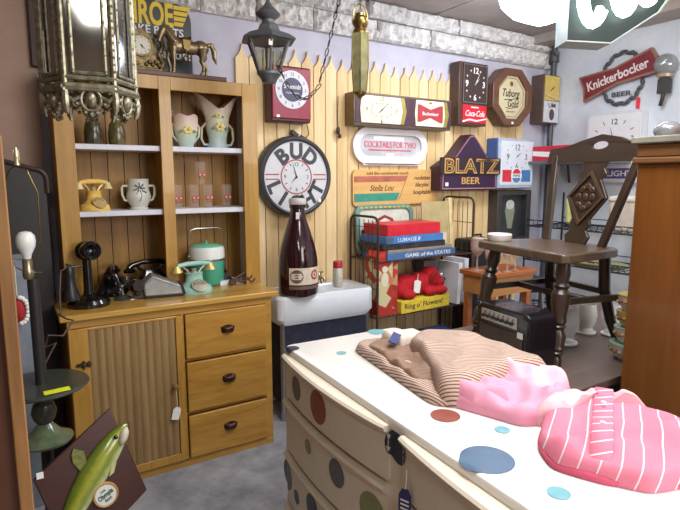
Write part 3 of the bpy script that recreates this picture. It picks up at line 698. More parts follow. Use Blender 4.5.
# tall rectangular clock with red cola panel
c = wall_thing('wall_clock', 'dark brown upright clock with white numerals above red script panel', 'clock', 3.075, 1.865, 0)
m = MB(); m.bbox((-.15, -.10, 0), (.15, 0, .46)); m.build('case', pm((78, 54, 46), .4), c, bevel=.006)
m = MB(); m.bbox((-.115, -.107, .165), (.14, -.1, .445)); m.build('dial', pm((66, 50, 46), .35), c)
m = MB(); m.ringprism([(-.115, .165), (.14, .165), (.14, .445), (-.115, .445)], [(-.108, .172), (.133, .172), (.133, .438), (-.108, .438)], -.111, -.106); m.build('dial_border', STEEL, c)
m = MB(); m.bbox((-.11, -.107, .02), (.14, -.1, .15)); m.build('red_panel', pm((206, 32, 48), .35), c)
m = MB(); CC = (.012, .305)
for k in (0, 3, 6, 9): m.text(str(k or 12), .062, T(CC[0]+.088*math.sin(k*PI/6), -.108, CC[1]+.098*math.cos(k*PI/6)), off=.02)
for k in range(12):
    if k % 3: m.box((CC[0]+.1*math.sin(k*PI/6), -.108, CC[1]+.108*math.cos(k*PI/6)), (.01, .001, .012))
m.text('Coca-Cola', .062, T(.015, -.108, .09), shear=.35, width=.2, off=.012)
m.prism([(-.11, .032), (-.04, .05), (.04, .042), (.14, .06), (.14, .05), (.04, .03), (-.04, .038), (-.11, .02)], -.1085, -.1065); m.bbox((-.025, -.1085, .13), (.055, -.1065, .138))
m.build('lettering', WHITE, c); hands(c, CC, -.109, .1, .75, .5, WHITE, .004)
# octagonal clock
c = wall_thing('wall_clock', 'brown octagonal beer clock with cream face and dark script', 'clock', 3.50, 1.885, 0)
def octo(w, h, c=(0, 0), k=.30): return [(c[0]+x*w/2, c[1]+z*h/2) for x, z in ((1, 1-2*k), (1-2*k*1.0, 1), (-1+2*k, 1), (-1, 1-2*k), (-1, -1+2*k), (-1+2*k, -1), (1-2*k, -1), (1, -1+2*k))]
m = MB(); m.prism(octo(.46, .44, (0, .22)), -.09, 0); m.ringprism(octo(.46, .44, (0, .22)), octo(.33, .33, (0, .22)), -.12, -.085); m.build('case', wood((86, 56, 42), (116, 80, 60), 'x', 6, .4), c, bevel=.006)
m = MB(); m.prism(octo(.335, .335, (0, .22)), -.097, -.088); m.build('face', pm((206, 194, 160), .35, var=.06), c)
m = MB(); m.ringprism(octo(.29, .30, (0, .22)), octo(.28, .29, (0, .22)), -.099, -.096); m.sphere((0, -.097, .325), (.022, .003, .02)); m.text('BREWERY', .02, T(0, -.098, .11), width=.1); m.build('gold_border', GOLD, c)
m = MB(); m.text('Tuborg', .085, T(-.01, -.098, .245), shear=.3, width=.2, off=.012); m.text('Gold', .08, T(.02, -.098, .175), shear=.3, width=.13, off=.012)
m.tube([(-.08, -.098, .2), (0, -.098, .205), (.08, -.098, .22)], .003, 6); m.tube([(-.06, -.098, .14), (0, -.098, .135), (.08, -.098, .155)], .003, 6); m.build('lettering', pm((48, 52, 40), .5), c)
m = MB(); m.bbox((-.01, -.1215, .012), (.012, -.119, .03)); m.build('price_sticker', PAPER, c)
# triangular beer sign
c = wall_thing('beer_sign', 'dark maroon triangular beer sign with gold block letters', 'sign', 3.05, 1.375, 0)
c.scale = (.97, 1.2, 1)
m = MB(); tri = [(-.315, 0), (.315, 0), (.315, .18), (.20, .255), (.06, .40), (.035, .42), (.0, .425), (-.03, .40), (-.17, .255), (-.315, .18)]
m.prism(tri, -.10, 0); m.build('case', pm((64, 34, 50), .5), c, bevel=.006)
m = MB(); ins = [(x*.93, .012+(z-.0)*.945) for x, z in tri]; ins2 = [(x*.905, .02+(z)*.91) for x, z in tri]; m.ringprism(ins, ins2, -.104, -.099); m.build('pink_outline', pm((172, 120, 132), .4), c)
m = MB(); m.prism(ins2, -.1025, -.099); m.build('front_panel', pm((52, 28, 58), .4), c)
m = MB(); m.prism(rrect(.65, .125, .012, 3, (0, .185)), -.115, -.1); m.build('name_plate', pm((46, 30, 40), .4), c)
m = MB(); m.text('BLATZ', .15, T(0, -.117, .185), width=.60, off=.03, ext=.001); m.text('BEER', .072, T(.0, -.106, .075), width=.2, off=.012, ext=.001); m.build('gold_lettering', pm((206, 160, 88), .5), c)
m = MB(); m.text('BLATZ', .137, T(0, -.119, .185), width=.575, off=-.012, ext=.001); m.build('dark_lettering', pm((96, 66, 42), .4), c)
m = MB(); m.bbox((-.265, -.106, .035), (-.235, -.1035, .062)); m.build('price_sticker', PAPER, c)
# blue and white square clock
c = wall_thing('wall_clock', 'square white clock with blue sides and red white blue emblem', 'clock', 3.56, 1.385, 0)
m = MB(); m.bbox((-.215, -.115, 0), (.215, 0, .40)); m.build('case', pm((62, 92, 156), .4), c, bevel=.008)
m = MB(); m.bbox((-.213, -.13, .003), (.213, -.115, .398)); m.build('rim', pm((168, 180, 198), .35), c, bevel=.006)
m = MB(); m.bbox((-.19, -.134, .03), (.195, -.129, .378)); m.build('dial', pm((214, 220, 228), .35, var=.03), c)
CC = (0, .255); m = MB()
for k in (0, 3, 6, 9): m.text(str(k or 12), .07, T(.108*math.sin(k*PI/6), -.135, CC[1]+.075*math.cos(k*PI/6)))
for k in range(12):
    if k % 3: m.box((.13*math.sin(k*PI/6), -.135, CC[1]+.1*math.cos(k*PI/6)), (.008, .001, .008))
m.build('numerals', pm((70, 78, 92), .5), c); hands(c, CC, -.1355, .06, .8, .95, BLACK, .004)
m = MB(); m.bbox((-.165, -.136, .055), (-.06, -.133, .15)); m.prism([(-.0+.052*math.cos(PI*t/12)*1.0, .107+.052*math.sin(PI*t/12)) for t in range(1, 12)], -.1372, -.135); m.build('red_block', pm((206, 50, 70), .4), c)
m = MB(); m.bbox((.06, -.136, .055), (.17, -.133, .15)); m.prism([(.052*math.cos(PI+PI*t/12), .099+.052*math.sin(PI+PI*t/12)) for t in range(1, 12)], -.1372, -.135); m.build('blue_block', pm((74, 126, 186), .4), c)
m = MB(); m.prism(circ(.064, 32, (0, .103)), -.1365, -.133); m.build('emblem_disc', WHITE, c)
m = MB(); m.text('PEPSI', .028, T(0, -.137, .103), width=.08, off=.012); m.build('lettering', pm((70, 60, 90), .4), c)
# small brown clock right of the fence
c = wall_thing('wall_clock', 'small brown clock with yellow top and white lower panel beside corner pipe', 'clock', 3.98, 1.925, 0, y=YW)
m = MB(); m.bbox((-.1, -.13, 0), (.1, 0, .40)); m.build('case', pm((92, 72, 64), .5), c, bevel=.006)
m = MB(); m.bbox((-.09, -.135, .19), (.098, -.129, .39)); m.build('dial', pm((206, 180, 96), .4), c)
m = MB(); m.bbox((-.09, -.135, .012), (.098, -.129, .185)); m.build('lower_panel', pm((206, 208, 214), .4), c)
hands(c, (.01, .29), -.136, .06, .9, -2.2, BLACK, .004)
m = MB(); m.prism(circ(.04, 20, (.01, .075), .8, 1.2), -.1362, -.134); m.text('UM', .05, T(.01, -.136, .15), width=.09, off=.02); m.build('emblem', pm((80, 62, 66), .5), c)
m = MB(); m.tube([(-.1, -.14, .25), (-.05, -.15, .22), (.1, -.15, .2)], .004, 6); m.build('cord', CREAM, c)
# framed picture with pale bottle shape
c = wall_thing('picture_frame', 'dark framed picture of an ice cream cone below square white clock', 'picture', 3.59, .93, 0, y=YF-.003)
m = MB(); m.ringprism([(-.20, 0), (.21, 0), (.21, .44), (-.20, .44)], [(-.15, .05), (.16, .05), (.16, .40), (-.15, .40)], -.1, 0); m.build('frame', pm((70, 64, 64), .4, .2), c, bevel=.004)
m = MB(); m.bbox((-.155, -.05, .045), (.165, -.04, .405)); m.build('backing', pm((54, 56, 60), .25), c)
m = MB(); m.prism([(-.02, .12), (.03, .12), (.06, .27), (.045, .33), (.0, .345), (-.04, .33), (-.055, .27)], -.056, -.05); m.build('cone_shape', pm((140, 146, 122), .5), c)
m = MB(); m.prism(circ(.05, 20, (.0, .32), 1, .8), -.058, -.0555); m.build('cone_top', pm((196, 198, 190), .5), c)

# ------------------------------------------------------------------ lanterns
# ornate brass lantern, close on the left
L = thing('hanging_lantern', 'large ornate brass lantern with mirrored glass panels hanging at upper left', 'lantern', (.195, 1.41, 1.667), math.radians(-8))
N = 6; RR = .099
def hexv(r, k): a = math.radians(-90+30)+k*PI/3; return (r*math.cos(a), r*math.sin(a))
FR = pm((144, 139, 118), .42, .75, .45, 90)
m = MB(); H0, H1 = .0, .62
for k in range(N):
    p = hexv(RR, k); q = hexv(RR, (k+1) % N)
    m.tube([(p[0], p[1], H0), (p[0], p[1], H1)], .0058, 8)
    n_ = 40
    for i in range(n_): m.sphere((p[0]*1.04, p[1]*1.04, H0+.005+(H1-H0)*i/n_), .0036, 6, 4)
m.build('frame_posts', FR, L)
m = MB()
for k in range(N):
    p = Vector(hexv(RR, k)).to_3d(); q = Vector(hexv(RR, (k+1) % N)).to_3d()
    for z, r in ((H0, .010), (H0+.02, .006), (H1, .012)): m.tube([p+Vector((0, 0, z)), q+Vector((0, 0, z))], r, 8)
    e = (q-p)
    a, b = p+e*.17, p+e*.83; nrm = (p+q).normalized()*.004
    for s_ in (a, b): m.tube([s_+nrm+Vector((0, 0, .03)), s_+nrm+Vector((0, 0, H1-.02))], .0042, 6)
    m.tube([a+nrm+Vector((0, 0, .03)), b+nrm+Vector((0, 0, .03))], .0042, 6)
    for i in range(16):
        for s_ in (a, b): m.sphere(tuple(s_+nrm*1.6+Vector((0, 0, .035+.55*i/16))), .0036, 6, 4)
m.build('frame_rails', FR, L)
for k in range(N):
    p = Vector(hexv(RR*.97, k)).to_3d(); q = Vector(hexv(RR*.97, (k+1) % N)).to_3d(); e = q-p
    a, b = p+e*.06, p+e*.94
    m = MB(); m._new([a+Vector((0, 0, .02)), b+Vector((0, 0, .02)), b+Vector((0, 0, H1)), a+Vector((0, 0, H1))], [(0, 1, 2, 3)]); m.build('glass_panel', pm((150, 146, 136), .06, .92, .15, 3) if k == 5 else glass((150, 140, 116), .22, .05, 'smoky_mirror_glass') if k in (0, 1) else glass((120, 108, 84), .25), L, smooth=False)
m = MB()   # hanging scroll crests under each side
for k in range(N):
    p = Vector(hexv(RR, k)).to_3d(); q = Vector(hexv(RR, (k+1) % N)).to_3d(); c_ = (p+q)/2; u = (q-p).normalized(); nrm = c_.normalized()
    A = Matrix.Translation(c_) @ Matrix((u.to_4d()*1, Vector((0, 0, 1, 0)), nrm.to_4d(), Vector((0, 0, 0, 1)))).transposed()
    A[3][0] = A[3][1] = A[3][2] = 0; A[3][3] = 1
    for col_ in range(3): A[3][col_] = 0
    def q3(x, y, z=0): return A @ Vector((x, y, z))
    m.sphere(tuple(q3(0, -.026)), (.012, .012, .018), 10, 8)
    m.tube([q3(.02*math.cos(t), -.026+.024*math.sin(t)) for t in [i*PI/8 for i in range(16)]], .0035, 6, closed=True)
    for s_ in (-1, 1):
        m.tube([q3(s_*.022, -.02), q3(s_*.036, -.028), q3(s_*.05, -.018), q3(s_*.046, -.008), q3(s_*.036, -.012)], [.004, .005, .005, .004, .003], 6)
        m.tube([q3(s_*.02, -.008), q3(s_*.035, -.003), q3(s_*.056, -.006)], .004, 6)
        m.sphere(tuple(q3(s_*.028, -.036)), .005, 6, 5); m.sphere(tuple(q3(s_*.012, -.054)), .005, 6, 5)
    m.sphere(tuple(q3(0, -.058)), .006, 6, 5)
    m.tube([p+Vector((0, 0, -.0)), p*1.02+Vector((0, 0, -.025)), p*1.0+Vector((0, 0, -.045)), p*.96+Vector((0, 0, -.058))], [.006, .009, .007, .002], 8)
m.build('scroll_crest', FR, L)
m = MB(); m.lathe([(RR*1.02, H1), (RR*1.1, H1+.01), (RR*.7, H1+.09), (.03, H1+.17), (.02, H1+.21), (0, H1+.21)], 6, R(math.radians(-60))); m.build('roof', FR, L, smooth=False)
m = MB(); m.lathe([(0, .0), (RR*.9, 0), (RR*.9, -.006), (RR*.5, -.012), (.0, -.012)], 6, R(math.radians(-60))); m.build('bottom_plate', pm((46, 40, 32), .4, .6), L, smooth=False)
m = MB()
for a in range(3): m.tube([(.035*math.cos(a*2.1), .035*math.sin(a*2.1), .1), (.035*math.cos(a*2.1), .035*math.sin(a*2.1), .42)], .011, 10)
m.tube([(0, 0, 0), (0, 0, H1)], .008, 8); m.build('candle_tubes', pm((196, 176, 120), .4, .4), L)
m = MB(); z = .0
for i in range(8): m.tube([(.007*math.cos(t)*(1 if i % 2 else .3), .007*math.cos(t)*(.3 if i % 2 else 1), 2.545-1.667+.012*i+.010*math.sin(t)) for t in [j*PI/5 for j in range(10)]], .0025, 6, closed=True)
m.build('chain', BRASS, L)
# dark coach lantern
L = thing('coach_lantern', 'dark grey coach lantern with tapering glass panes hanging over the hutch end', 'lantern', (1.062, 2.29, 1.895), math.radians(12))
DG = pm((94, 96, 100), .45, .3, .2, 40)
m = MB()
def hx(r, z, off=0): return [(r*math.cos(i*PI/3+off), r*math.sin(i*PI/3+off), z) for i in range(6)]
m.loft([hx(.128, .178), hx(.132, .184), hx(.10, .205), hx(.055, .222), hx(.046, .245), hx(.03, .258)]); m.build('roof', DG, L, smooth=False)
m = MB(); m.lathe([(.03, .255), (.028, .27), (.05, .285), (.056, .294), (.045, .306), (.02, .33), (.01, .345), (.006, .36), (0, .362)], 24); m.tube([(.018*math.cos(t), 0, .378+.018*math.sin(t)) for t in [i*PI/10 for i in range(20)]], .003, 8, closed=True); m.build('finial', DG, L)
m = MB()
T_, B_ = hx(.098, .18), hx(.05, .045)
for i in range(6): m.tube([B_[i], T_[i]], .006, 6); m.tube([B_[i], B_[(i+1) % 6]], .006, 6); m.tube([T_[i], T_[(i+1) % 6]], .006, 6)
m.build('frame', DG, L)
m = MB(); 
for i in range(6): m._new([B_[i], B_[(i+1) % 6], T_[(i+1) % 6], T_[i]], [(0, 1, 2, 3)])
m.build('glass_panes', glass((244, 246, 242), .2, .12), L, smooth=False)
m = MB(); m.lathe([(0, .0), (.03, .0), (.04, .02), (.055, .036), (.055, .046), (0, .048)], 12); m.build('bottom_cap', DG, L)
m = MB(); m.tube([(0, 0, .046), (0, 0, .13)], .008, 10); m.tube([(-.03, 0, .05), (-.028, 0, .14)], .006, 8); m.tube([(.03, 0, .05), (.028, 0, .14)], .006, 8); m.build('candle', pm((196, 190, 170), .5), L)
m = MB(); m.prism([(-.008, -.012), (.008, -.012), (.008, .012), (-.008, .012)], -.001, .001, R(-.55) @ T(0, -.095, .155)); m.build('price_sticker', PAPER, L)
def chain(m, pts, pitch=.03, r=.0028, rl=.012):
    P = [Vector(p) for p in pts]; seg = []; acc = 0
    for a, b in zip(P, P[1:]):
        n_ = max(1, int((b-a).length/pitch))
        for i in range(n_): seg.append((a.lerp(b, i/n_), (b-a).normalized()))
    for i, (p, d) in enumerate(seg):
        u = d.orthogonal().normalized()
        if i % 2: u = d.cross(u).normalized()
        m.tube([p+d*(pitch*.68*math.cos(t))+u*(rl*.6*math.sin(t)) for t in [j*PI/5 for j in range(10)]], r, 5, closed=True)
m = MB(); chain(m, [(0, 0, .395), (.01, .01, .50), (.02, .02, .745)], .03, .0025); m.build('chain', DG, L)
# brass hanging lamp
L = thing('pendant_lamp', 'slender brass and green glass pendant lamp hanging in front of the long clock', 'lamp', (1.35, 1.985, 1.75))
m = MB(); m.lathe([(0, .33), (.034, .33), (.03, .345), (.024, .352), (.03, .362), (.036, .375), (.034, .39), (.022, .402), (.022, .412), (0, .414)], 24); m.tube([(.036*math.cos(t)*1.0, 0, .40+.05*math.sin(t)) for t in [i*PI/12-.3 for i in range(20)]], .003, 8); m.build('cap', BRASS, L)
m = MB(); m.loft([hx(.026, .082), hx(.031, .09), hx(.039, .2), hx(.037, .33)]); m.build('glass_shade', pm((142, 140, 104), .15, .3, .4, 18), L)['label'] = 'greenish glass shade'
m = MB()
for i in range(6): m.tube([hx(.031, .09)[i], hx(.0395, .2)[i], hx(.038, .332)[i]], .0025, 6)
m.lathe([(0, .058), (.006, .06), (.012, .07), (.026, .078), (.03, .088), (0, .09)], 12); m.build('frame', BRASS, L)
m = MB(); chain(m, [(0, 0, .45), (0, 0, .89)], .028, .0022, .01); m.build('chain', BRASS, L)
m = MB(); pts = [(1.345, 1.99, 2.52)]
for i in range(9):
    a = i/8; pts.append((1.325-.10*a, 2.0+.13*a, 2.5-.63*a**.9))
for i in range(1, 9):
    a = i/8; pts.append((1.225-.15*a, 2.13+.1*a, 1.87-.07*math.sin(a*PI)-.0*a+.1*a*a))
chain(m, pts, .026, .0024, .011); tag(m.build('lamp_chain', pm((66, 56, 42), .4, .8)), 'dark metal chain swagged between the pendant lamp and coach lantern', 'chain')
# picture at the far left
c = thing('wall_plaque', 'narrow dark carved wooden plaque on brown wall behind the big brass lantern', 'plaque', (.215, YW-.05, 2.0))
m = MB(); m.ringprism([(-.045, 0), (.06, 0), (.06, .5), (-.045, .5)], [(-.025, .03), (.04, .03), (.04, .47), (-.025, .47)], -.03, 0); m.build('frame', pm((50, 34, 26), .5, 0, .4, 40), c, bevel=.004)
m = MB(); m.bbox((-.03, -.02, .025), (.045, -.004, .475))
for k in range(9): m.sphere((.008, -.02, .06+.048*k), (.02, .008, .02), 10, 6)
m.build('carved_panel', pm((62, 42, 32), .5, var=.4), c)

# ------------------------------------------------------------------ neon and ceiling signs
n1 = thing('neon_sign', 'glowing white and green neon script sign on dark box under the ceiling', 'sign', (2.33, 1.492, 2.035), math.radians(-32))
SGN = [(-.165, .045), (.03, .035), (.23, .165), (.30, .27), (.30, .6), (-.165, .6)]
m = MB(); m.prism(SGN, 0, .12); m.build('sign_box', pm((14, 32, 30), .5), n1, bevel=.004)
m = MB(); m.ringprism([(x*1.03, .045+(z-.045)*1.02-.006) for x, z in SGN], SGN, -.004, .122); m.build('box_edge', pm((170, 178, 172), .4), n1)
m = MB()
def ntube(pts): m.tube(pts, .016, 10)
def ell(cx, cz, rx, rz, a0, a1, n=16, y=-.03): return [(cx+rx*math.cos(a0+(a1-a0)*i/n), y, cz+rz*math.sin(a0+(a1-a0)*i/n)) for i in range(n+1)]
ntube(ell(-.07, .24, .06, .14, .9, 2*PI-.6)); ntube(ell(-.07, .24, .036, .115, .9, 2*PI-.6, y=-.032)); ntube(ell(.065, .245, .05, .10, 0, 2*PI)); ntube(ell(.165, .28, .045, .09, PI, 2.4*PI)); ntube([(.22, -.03, .40), (.225, -.03, .25), (.262, -.03, .26)]); ntube(ell(.065, .245, .028, .07, 0, 2*PI, y=-.032))
m.build('neon_tubes', glow((236, 255, 250), 7, 'neon_glow'), n1)
n2 = thing('neon_sign', 'blinding bluish white neon sign hanging left of the dark boxed one', 'sign', (2.08, 1.647, 2.025), math.radians(-32))
m = MB(); pts = [(-.17, .24), (-.155, .20), (-.10, .155), (-.05, .14), (.02, .125), (.07, .14), (.09, .2), (.09, .5), (-.17, .5)]
m.prism(pts, 0, .05); m.build('lit_panel', glow((226, 236, 255), 7, 'neon_glow'), n2)
m = MB(); m.tube([(x, -.012, z) for x, z in pts], .012, 8, closed=True); m.tube([(-.14, -.02, .24), (-.1, -.02, .2), (-.06, -.02, .24), (-.02, -.02, .2), (.03, -.02, .24), (.06, -.02, .2)], .014, 8); m.build('neon_tubes', glow((214, 222, 255), 12, 'neon_glow'), n2)
for o_, xs in ((n1, (-.1, .2)), (n2, (-.1, .05))):
    m = MB()
    for x_ in xs: m.tube([(x_, .03, .59 if o_ is n1 else .49), (x_, .03, .62)], .003, 6)
    m.build('hanger', STEEL, o_)
m = MB(); m.bbox((-.3, -.1, 0), (.3, .1, .06)); tag(m.build('ceiling_light', glow((255, 250, 228), 3, 'warm_light'), None, (3.35, 1.9, CE-.06)), 'cream lit ceiling panel at top right corner', 'light')

# ------------------------------------------------------------------ things on right wall
c = thing('beer_sign', 'dark red beer sign with white letters and ring of leaves on right wall', 'sign', (XR-.005, 2.475, 2.01), rot=(0, 0, -PI/2))
c.scale = (1.05, 1, 1)
A = T(0, 0, .235) @ R(-.25, 'Y') @ T(0, 0, -.235)   # banner tilts up to the right; local +x runs toward the camera
m = MB(); m.prism([(-.28, .14), (-.26, .235), (-.28, .335), (0, .295), (.27, .325), (.295, .235), (.27, .15), (0, .178)], -.04, -.01, A)
m.build('banner', pm((124, 40, 48), .4), c, bevel=.004)
m = MB(); m.ringprism([(-.285, .134), (-.265, .235), (-.285, .342), (0, .301), (.274, .332), (.301, .235), (.274, .143), (0, .172)], [(-.273, .148), (-.252, .235), (-.273, .327), (0, .288), (.262, .316), (.287, .235), (.262, .16), (0, .186)], -.044, -.008, A); m.build('banner_edge', pm((148, 104, 84), .4), c)
m = MB(); m.text('Knickerbocher'.replace('ch', 'ck'[0:1]+'h') if False else 'Knickerbocker', .098, A @ T(0, -.042, .237), width=.47, off=.025); m.build('lettering', pm((226, 214, 212), .5), c)
m = MB()
for k in range(26):
    a = 2*PI*k/26; m.sphere((.03+.155*math.cos(a), -.012, .215+.19*math.sin(a)), (.028, .01, .016), 8, 6, rot=(0, -a-PI/2+.5*(-1)**k, 0))
m.build('leaf_ring', pm((74, 76, 80), .5), c)
m = MB(); m.text('BEER', .05, T(.03, -.012, .1), width=.15, off=.02); m.build('lower_lettering', pm((70, 70, 76), .5), c)
m = MB(); m.prism([(-.014, -.04), (.014, -.05), (.016, .03), (.004, .042), (-.012, .03)], -.002, .002); t = m.build('sale_tag', pm((228, 50, 64), .5), None, (XR-.012, 2.31, 2.03), (0, 0, -PI/2)); tag(t, 'small red tag hanging on string from red beer sign', 'tag')
m = MB(); m.tube([(0, 0, .04), (0, 0, .12)], .0015, 5); m.build('string', CREAM, t)
c = thing('wall_clock', 'large square white clock with purple LIGHT panel hidden behind chair back'.replace('LIGHT ', 'lettered '), 'clock', (XR-.002, 2.455, 1.435), rot=(0, 0, -PI/2))
c.scale = (1, .55, 1)
m = MB(); m.prism(rrect(.46, .54, .03, 5, (0, .27)), -.10, 0); m.build('case', pm((206, 210, 216), .35, var=.03), c, bevel=.004)
m = MB(); m.prism(rrect(.42, .50, .02, 5, (0, .27)), -.106, -.099); m.build('face', pm((222, 222, 226), .35, var=.03), c)
m = MB(); CC = (0, .33)
for k in (0, 3, 6, 9): m.text(str(k or 12), .06, T(.15*math.sin(k*PI/6), -.107, CC[1]+.135*math.cos(k*PI/6)), off=.015)
for k in range(12):
    if k % 3: m.box((.165*math.sin(k*PI/6), -.107, CC[1]+.145*math.cos(k*PI/6)), (.006, .001, .03), (0, k*PI/6, 0))
m.build('numerals', pm((70, 66, 80), .5), c); hands(c, CC, -.108, .11, 2.0, -.3, BLACK, .005)
m = MB(); m.bbox((-.05, -.1085, .03), (.19, -.106, .11)); m.build('purple_panel', pm((92, 72, 140), .4), c)
m = MB(); m.text('LIGHT', .06, T(.07, -.109, .07), width=.2, off=.02); m.build('lettering', WHITE, c)
# wall sconce + globes
c = thing('wall_sconce', 'old wall lamp with round grey glass globe at right edge', 'lamp', (XR, 2.11, 2.06))
c.scale = (.72, .72, .72)
m = MB(); m.bbox((-.09, -.055, .01), (-.03, .055, .15)); m.tube([(-.03, 0, .06), (0, 0, .06)], .03, 12); m.tube([(-.06, 0, .01), (-.07, .01, -.06), (-.05, .03, -.1)], .02, 8); m.build('bracket', pm((66, 60, 58), .4, .4), c)
m = MB(); m.lathe([(.035, .15), (.07, .165), (.075, .19), (.07, .2)], 20, T(-.07, 0, 0)); m.build('collar', pm((176, 160, 140), .4, .5), c)
m = MB(); m.sphere((-.07, 0, .285), .105, 24, 16); m.build('globe', pm((150, 152, 154), .08, .35, .1, 6), c)
# ------------------------------------------------------------------ wooden cabinet at right
cb = thing('display_cabinet', 'tall brown wooden cabinet with grey moulded top at right edge', 'cabinet', (1.75, .975, 0))
CW = wood((94, 54, 18), (134, 82, 32), 'z', 4, .35, .07, .25, contrast=.3)
m = MB(); m.bbox((0, -1.3, .06), (.5, 0, 1.515)); m.build('carcass', CW, cb, bevel=.004)
m = MB(); m.bbox((.02, -1.28, 0), (.48, -.02, .06)); m.build('plinth', DARK, cb)
m = MB(); m.bbox((-.012, -1.31, 1.515), (.51, .012, 1.535)); m.bbox((-.004, -1.305, 1.535), (.505, .004, 1.578)); m.build('cornice', wood((104, 70, 40), (132, 94, 58), 'y', 5, .4), cb, bevel=.005)
m = MB(); m.bbox((-.018, -1.32, 1.578), (.52, .018, 1.60)); m.build('top_slab', pm((138, 136, 124), .4, var=.2), cb, bevel=.004)
g = thing('glass_globe', 'grey silvered glass globe lying on the wooden cabinet top', 'globe', (1.86, .945, 1.60))
m = MB(); m.sphere((0, 0, .024), (.042, .042, .03), 24, 14); m.build('globe', pm((158, 160, 164), .08, .4, .1, 6), g)
m = MB(); m.lathe([(0, -.0), (.03, 0), (.03, .006), (0, .008)], 16); m.build('base', STEEL, g)
g = thing('paper_roll', 'orange and red printed cylinder standing on cabinet top at right edge', 'roll', (1.86, .83, 1.60))
m = MB(); m.lathe([(0, 0), (.05, 0), (.054, .2), (.05, .205), (.046, .2), (.043, .01), (0, .01)], 28)
def patch(c1, c2, c3, sc):
    m_, nt, b, out = newmat('printed_patches'); mp = objmap(nt); v = nt.nodes.new('ShaderNodeTexVoronoi'); v.inputs['Scale'].default_value = sc
    nt.links.new(mp.outputs[0], v.inputs['Vector']); sp = nt.nodes.new('ShaderNodeSeparateColor'); nt.links.new(v.outputs['Color'], sp.inputs[0])
    r = ramp(nt, [(0, S(*c1)), (.45, S(*c2)), (.75, S(*c3))]); r.color_ramp.interpolation = 'CONSTANT'
    nt.links.new(sp.outputs[0], r.inputs[0]); nt.links.new(r.outputs[0], b.inputs['Base Color']); b.inputs['Roughness'].default_value = .4
    return m_
m.build('cylinder', patch((188, 70, 44), (206, 140, 84), (150, 40, 50), 18), g)
m = MB(); m.lathe([(.0545, .196), (.057, .2), (.0545, .207), (.051, .205)], 28); m.build('rim', IRON, g)

# ------------------------------------------------------------------ table, chair, amplifier, tableware
TZ = .77
tb = thing('wooden_table', 'dark brown wooden table carrying the upturned display of chair and glassware'.replace('upturned display of ', 'old '), 'table', (2.3, 1.38, 0))
m = MB(); m.bbox((-.84, -.36, TZ-.03), (.95, .40, TZ)); m.build('tabletop', wood((84, 70, 64), (112, 96, 88), 'x', 4, .35, .08), tb, bevel=.004)
m = MB()
for y in (-.32, .36): m.bbox((-.78, y-.012, TZ-.12), (.89, y+.012, TZ-.03))
for x in (-.78, .89): m.bbox((x-.012, -.32, TZ-.12), (x+.012, .36, TZ-.03))
m.build('apron', wood((70, 54, 46), (92, 72, 62), 'x', 5), tb)
for x in (-.78, .89):
    for y in (-.31, .35): MB().lathe([(.03, 0), (.034, .04), (.026, .3), (.03, .55), (.034, TZ-.03)], 12, T(x, y, 0)).build('leg', wood((70, 54, 46), (92, 72, 62), 'z', 5), tb)
ch = thing('dining_chair', 'old dark wooden chair with carved diamond backrest standing on table', 'chair', (1.885, 1.385, TZ), math.radians(169.4))
CHW = wood((42, 30, 22), (68, 50, 36), 'x', 6, .38, .1, .2); CHZ = wood((40, 28, 20), (66, 49, 35), 'z', 6, .36, .1, .25)
SZ = .43
m = MB(); seat = [(.175, .25), (.185, 0), (.18, -.235), (.15, -.25), (-.15, -.20), (-.175, -.17), (-.18, 0), (-.175, .17), (-.15, .20), (.15, .262)]
m.prism(seat, SZ-.034, SZ, plane='xy'); m.build('seat', wood((74, 58, 44), (104, 86, 68), 'x', 5, .28, .1, .3), ch, bevel=.006)
def turned(m, p0, p1, s=1):
    P0, P1 = Vector(p0), Vector(p1); d = P1-P0; prof = [(0, .018), (.06, .019), (.10, .014), (.14, .026), (.16, .02), (.18, .026), (.22, .022), (.30, .025), (.36, .017), (.39, .024), (.41, .018), (.43, .024), (.50, .021), (.62, .027), (.70, .028), (.74, .018), (.77, .024), (.80, .017), (.88, .023), (1, .02)]
    q = Vector((0, 0, 1)).rotation_difference(d.normalized()).to_matrix().to_4x4()
    m.lathe([(0, 0)]+[(r*s, t*d.length) for t, r in prof]+[(0, d.length)], 16, T(*p0) @ q)
for sy in (1, -1):
    m = MB(); turned(m, ((.14 if sy > 0 else .195), sy*.21, 0), ((.115 if sy > 0 else .13), sy*(.20 if sy > 0 else .175), SZ-.034), 1.22); m.build('leg', CHZ, ch)
for sy in (1, -1):
    m = MB(); m.tube([(-.23, sy*.185, 0), (-.175, sy*.165, .14), (-.15, sy*.15, .26), (-.145, sy*.145, SZ-.034)], [.017, .02, .022, .022], 10); m.build('leg', pm((38, 30, 28), .4), ch)
m = MB()
for sy in (1, -1): m.box((-.02, sy*.18, .235), (.31, .018, .024), (0, 0, sy*-.06))
m.box((.0, 0, .235), (.018, .36, .022)); m.box((-.155, 0, .25), (.016, .3, .022)); m.build('stretcher', wood((56, 46, 40), (84, 72, 62), 'y', 5, .4), ch)
def bx_(z): return -.135-.105*(z-SZ)/.4     # rake of the back
for sy in (1, -1):
    m = MB(); m.loft([[(bx_(z)+a*.011, sy*((.135 if sy > 0 else .165)+.075*(z-SZ)/.4)+b*.016, z) for a, b in ((1, 1), (-1, 1), (-1, -1), (1, -1))] for z in (SZ-.01, SZ+.2, SZ+.37)]); m.build('back_post', CHZ, ch, bevel=.003)
def yz2(pts, off=0, th=.018):  # outline (y,z) set into the raked back plane
    return [[(bx_(z)+off+d, y, z) for y, z in pts] for d in (th/2, -th/2)]
m = MB()
